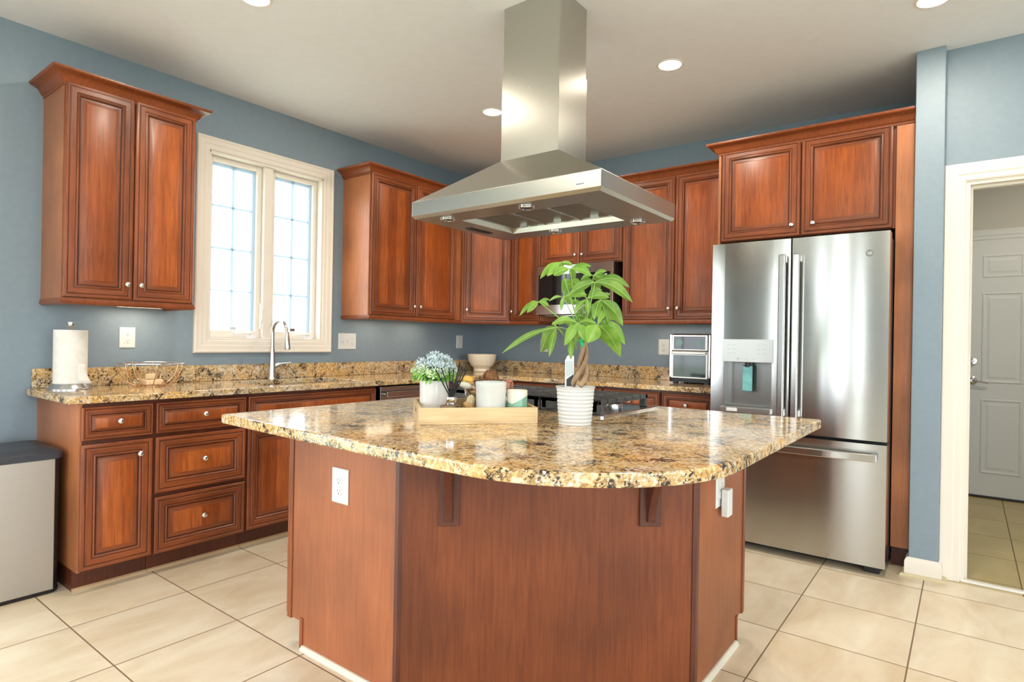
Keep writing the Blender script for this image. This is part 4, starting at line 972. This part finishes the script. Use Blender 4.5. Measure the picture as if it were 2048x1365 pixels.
o = filler.build('potpourri', pmats, smooth=60); o.location = (bx, by, bz); o['kind'] = 'stuff'; tag(o, 'mixed brown potpourri filling the glass bowl', 'potpourri')
def ridged(name, p, r, sq, mat, lb, rot=(0, 0, 0), ridges=9, amp=.12, cat='potpourri piece'):
    mb = MB().sphere((0, 0, 0), r, 0, 36, 16); out = []
    for x, y, z in mb.v:
        a = math.atan2(y, x); k = 1 + amp * math.cos(a * ridges); out.append((x * k * sq[0], y * k * sq[1], z * sq[2]))
    mb.v = out; o = mb.build(name, mat, smooth=50); o.location = p; o.rotation_euler = rot; return tag(o, lb, cat)
def near(px, py, off=0):
    # point over the bowl seen at this photo position
    dpt = (Vector((bx, by, 1.0)) - CAMP).dot(FW) + off; q = at(px, py, dpt); return (q.x, q.y, q.z)
ridged('dried_orange', near(934, 761, -.02), .026, (1, 1, .7), noisy('orange_peel', (.72, .36, .06), (.85, .52, .12), 30, .6), 'dried orange ball at the left of the potpourri bowl', amp=.02)
ridged('seed_pod', near(941, 803, -.082), .020, (.75, .6, 1.25), pmats[3], 'pale ridged seed pod standing against the front of the bowl', (.2, .35, .2))
ridged('seed_pod', near(937, 811, -.085), .016, (1.2, .7, .7), pmats[2], 'tan seed pod lying low at the front of the bowl', (.1, .4, .4))
ridged('shell', near(931, 771, -.065), .017, (1.6, .8, .7), noisy('shell', (.70, .70, .55), (.85, .84, .74), 18, .45), 'pale spiral shell below the dried orange', (.1, .25, .9), 7, .08, 'shell')
ridged('dried_rosebud', near(1018, 771, .0), .020, (.9, .9, 1.2), noisy('rosebud', (.42, .13, .07), (.58, .24, .14), 25, .7), 'reddish dried bud at the right of the potpourri bowl', amp=.06)
mb = MB(); rnd = random.Random(5)
for i in range(34):
    n1 = Vector((rnd.gauss(0, 1), rnd.gauss(0, 1), rnd.gauss(0, 1))).normalized(); u = n1.orthogonal().normalized(); v_ = n1.cross(u); r = rnd.uniform(.026, .033); off = n1 * rnd.uniform(-.010, .010)
    mb.tube([(u * math.cos(2 * PI * j / 20) + v_ * math.sin(2 * PI * j / 20)) * r + off for j in range(20)], .0014, 5, closed=True)
o = mb.build('rattan_ball', noisy('rattan', (.20, .08, .03), (.36, .17, .07), 50, .7), smooth=60); o.location = near(981, 757, -.005); tag(o, 'brown woven rattan ball on top of the potpourri bowl', 'rattan ball')

# ------------------------------------------------------------------ money tree
mt = thing('money_tree', 'potted money tree with a braided trunk on the island', 'potted plant', (2.752, -2.731, .914))
PR = []
for i in range(41):
    u = i / 40; r = .0565 + (.066 - .0565) * u ** .8; PR.append((r + .0011 * math.cos(2 * PI * i / 4) + (.0025 if u > .93 else 0), .0008 + .131 * u))
MB().lathe([(0, .0008)] + PR + [(.063, .131), (.060, .118), (0, .116)], seg=56, cap=False).build('pot', plain('white_ceramic', (.66, .66, .65), .4), mt, smooth=25)
MB().lathe([(.0605, .117), (.03, .121), (.0, .122)], seg=24, cap=False).build('soil', noisy('soil', (.05, .03, .02), (.12, .08, .05), 80, .95, bump=.6), mt)
DPL = 2.072
mp0 = Vector((2.752, -2.731, .914))
def lp(px, py, off=0): return at(px, py, DPL + off) - mp0
t0, t1 = lp(1157, 772), lp(1166, 672)
BARK = noisy('bark', (.26, .16, .09), (.46, .31, .19), 26, .75, stretch=(1, 1, .25), bump=.4)
for k in range(3):
    pts, rs = [], []
    for i in range(25):
        u = i / 24; a = 2 * PI * (u * .8 + k / 3 + .1); rad = .0165 * (1 - u) ** 1.3 + .0050
        c = t0.lerp(t1, u) + camd * (.010 * math.sin(u * 3))
        pts.append(c + camd * rad * math.cos(a) + depd * rad * math.sin(a)); rs.append(.0100 - .0042 * u)
    MB().tube(pts, rs, 12).build('trunk', BARK, mt, smooth=60)
MB().tube([lp(1160, 688), lp(1166, 686)], .017, 14).build('tie_tape', plain('green_tape', (.02, .45, .16), .25), mt, smooth=60)
# plant label
q0 = lp(1141, 745, .015)
lb_ = MB(); ring = [(-11, 43), (-11, -13), (-7, -22), (0, -27), (7, -22), (7, 43)]
a1 = [lp(1141 + x, 735 + y, .0) for x, y in ring]; a2 = [p + depd * .001 for p in a1]; k = len(ring)
lb_.add(a1 + a2, [tuple(range(k)), tuple(k + j for j in reversed(range(k)))] + [(j, (j + 1) % k, k + (j + 1) % k, k + j) for j in range(k)])
tgm = lb_.build('plant_tag', plain('tag_white', (.72, .75, .76), .4), mt)
a1 = [lp(1141 + x, 735 + y, -.001) for x, y in ((-8, 38), (-8, 24), (6, 14), (6, 38))]
MB().add(a1, [(0, 1, 2, 3)]).build('tag_print', BLACK, tgm)
a1 = [lp(1141 + x, 735 + y, -.001) for x, y in ((-9, 20), (-9, -12), (5, -12), (5, 12))]
MB().add(a1, [(0, 1, 2, 3)]).build('tag_print', plain('tag_grey', (.50, .56, .60), .4), tgm)

LEAFM, nt, b = newmat('leaf'); oi = N(nt, 'ShaderNodeObjectInfo'); tc = N(nt, 'ShaderNodeTexCoord')
no = N(nt, 'ShaderNodeTexNoise', i_Scale=18.0, i_Detail=3.0); nt.links.new(tc.outputs['Object'], no.inputs['Vector'])
r1 = ramp(nt, [(.3, (.14, .32, .035)), (.7, (.30, .50, .09))]); nt.links.new(no.outputs[0], r1.inputs[0])
r2 = ramp(nt, [(0, .8), (1, 1.25)]); nt.links.new(oi.outputs['Random'], r2.inputs[0])
col = mix(nt, 1.0, r1.outputs[0], r2.outputs[0], 'MULTIPLY'); nt.links.new(col, b.inputs['Base Color']); b.inputs['Roughness'].default_value = .38
tl = N(nt, 'ShaderNodeBsdfTranslucent'); nt.links.new(col, tl.inputs['Color']); msx = N(nt, 'ShaderNodeMixShader'); msx.inputs[0].default_value = .35
nt.links.new(b.outputs[0], msx.inputs[1]); nt.links.new(tl.outputs[0], msx.inputs[2]); nt.links.new(msx.outputs[0], nt.nodes['Material Output'].inputs['Surface'])
VEIN = plain('leaf_vein', (.36, .52, .16), .5)
STEM = plain('petiole', (.26, .44, .10), .5)
rnd = random.Random(21)
def leaflet(mb, b0, tip, wid, droop, roll):
    ax = tip - b0; ln = ax.length; d = ax.normalized()
    toC = (CAMP - mp0 - b0).normalized(); side = d.cross(toC).normalized(); nrm = side.cross(d).normalized()
    side = (side * math.cos(roll) + nrm * math.sin(roll)).normalized(); nrm = side.cross(d).normalized()
    if nrm.z < 0: nrm = -nrm
    n = 12; vs = []
    for i in range(n + 1):
        u = i / n; c = b0 + ax * u + Vector((0, 0, 1)) * droop * math.sin(PI * u) * ln
        hw = wid * ln * (math.sin(PI * min(1, u ** 1.25)) ** .8 if 0 < u < 1 else 0.02) * (1 - .12 * u); wv = .05 * hw * math.sin(u * 16)
        for s_ in (-1, -.5, 0, .5, 1): vs.append(c + side * hw * s_ + nrm * (abs(s_) * hw * .30 + (wv if abs(s_) == 1 else 0)))
    mb.add(vs, [(i * 5 + j, i * 5 + j + 1, (i + 1) * 5 + j + 1, (i + 1) * 5 + j) for i in range(n) for j in range(4)], 0)
    mb.tube([vs[i * 5 + 2] + toC * .0004 for i in range(0, n + 1, 2)], [.0011] * 6 + [.0004], 5, 1)
LEAVES = [  # hub (px, py, depth), then leaflet tips (px, py, depth, width)
 ((1121, 525, .0), [(1080, 558, -.02, .16), (1094, 553, -.05, .20), (1121, 540, .05, .3), (1146, 531, .02, .22)]),
 ((1140, 538, -.01), [(1107, 551, -.05, .24), (1183, 533, -.03, .18), (1183, 552, -.05, .20), (1150, 560, .05, .2)]),
 ((1187, 551, .0), [(1213, 542, .02, .22), (1230, 570, .03, .20), (1160, 562, .03, .2), (1205, 566, .08, .25)]),
 ((1190, 565, -.03), [(1139, 589, -.07, .22), (1265, 605, -.07, .17), (1259, 575, .04, .12), (1196, 592, .06, .22), (1160, 570, .06, .16)]),
 ((1127, 595, -.01), [(1098, 603, -.02, .14), (1174, 590, -.05, .2), (1122, 622, -.01, .20), (1150, 610, .05, .2), (1140, 560, .06, .24)]),
 ((1077, 604, .0), [(1039, 632, -.03, .12), (1054, 626, -.05, .22), (1098, 612, -.02, .28), (1100, 600, .03, .12)]),
 ((1174, 598, -.02), [(1148, 625, -.03, .18), (1219, 596, -.02, .22), (1176, 630, -.05, .22), (1140, 560, .05, .22), (1204, 580, .03, .2)]),
 ((1200, 600, -.01), [(1221, 588, -.01, .3), (1233, 629, -.05, .22), (1246, 652, .02, .22), (1217, 650, .0, .18), (1188, 640, -.06, .25)]),
 ((1150, 640, .01), [(1118, 650, .02, .2), (1165, 632, -.03, .3), (1180, 655, -.02, .22), (1138, 655, -.03, .2)]),
 ((1156, 647, -.04), [(1103, 650, -.07, .17), (1129, 692, -.09, .20), (1176, 688, -.08, .24), (1193, 648, -.06, .20), (1150, 690, .0, .2)]),
 ((1113, 655, -.03), [(1098, 714, -.06, .14), (1004, 707, -.05, .06), (1082, 705, .06, .24), (1128, 672, -.02, .16), (1105, 645, .0, .2)]),
 ((1195, 650, -.04), [(1176, 686, -.09, .40), (1241, 714, .07, .20), (1218, 690, .09, .22), (1207, 620, .0, .25), (1166, 662, .0, .25)]),
 ((1166, 614, .03), [(1150, 650, .03, .2), (1186, 646, .02, .22), (1142, 600, .05, .2), (1198, 618, .03, .2)]),
 ((1210, 640, .05), [(1228, 676, .05, .22), (1250, 690, .08, .18), (1236, 640, .06, .2), (1205, 672, .04, .22)]),
 ((1140, 680, -.02), [(1142, 720, -.05, .17), (1128, 690, .0, .2), (1155, 700, .02, .18)]),
]
crown = t1
for (hx, hy, hz), tips in LEAVES:
    hub = lp(hx, hy, hz); mb = MB()
    for tx, ty_, tz, wd_ in tips:
        leaflet(mb, hub, lp(tx, ty_, tz), wd_ * .84 * rnd.uniform(.9, 1.1), rnd.uniform(.06, .16), rnd.uniform(-.5, .5))
    o = mb.build('leaf', [LEAFM, VEIN], mt, smooth=80)
    mid = crown.lerp(hub, .5) + Vector((0, 0, .02)); pts = []
    for i in range(9):
        u = i / 8; pts.append(crown * (1 - u) ** 2 + (Vector((crown.x * .4 + hub.x * .6, crown.y * .4 + hub.y * .6, hub.z * .45 + crown.z * .55)) + Vector((0, 0, .015))) * 2 * u * (1 - u) + hub * u * u)
    MB().tube(pts, [.0026 - .0012 * i / 8 for i in range(9)], 7).build('leaf_stem', STEM, o, smooth=60)
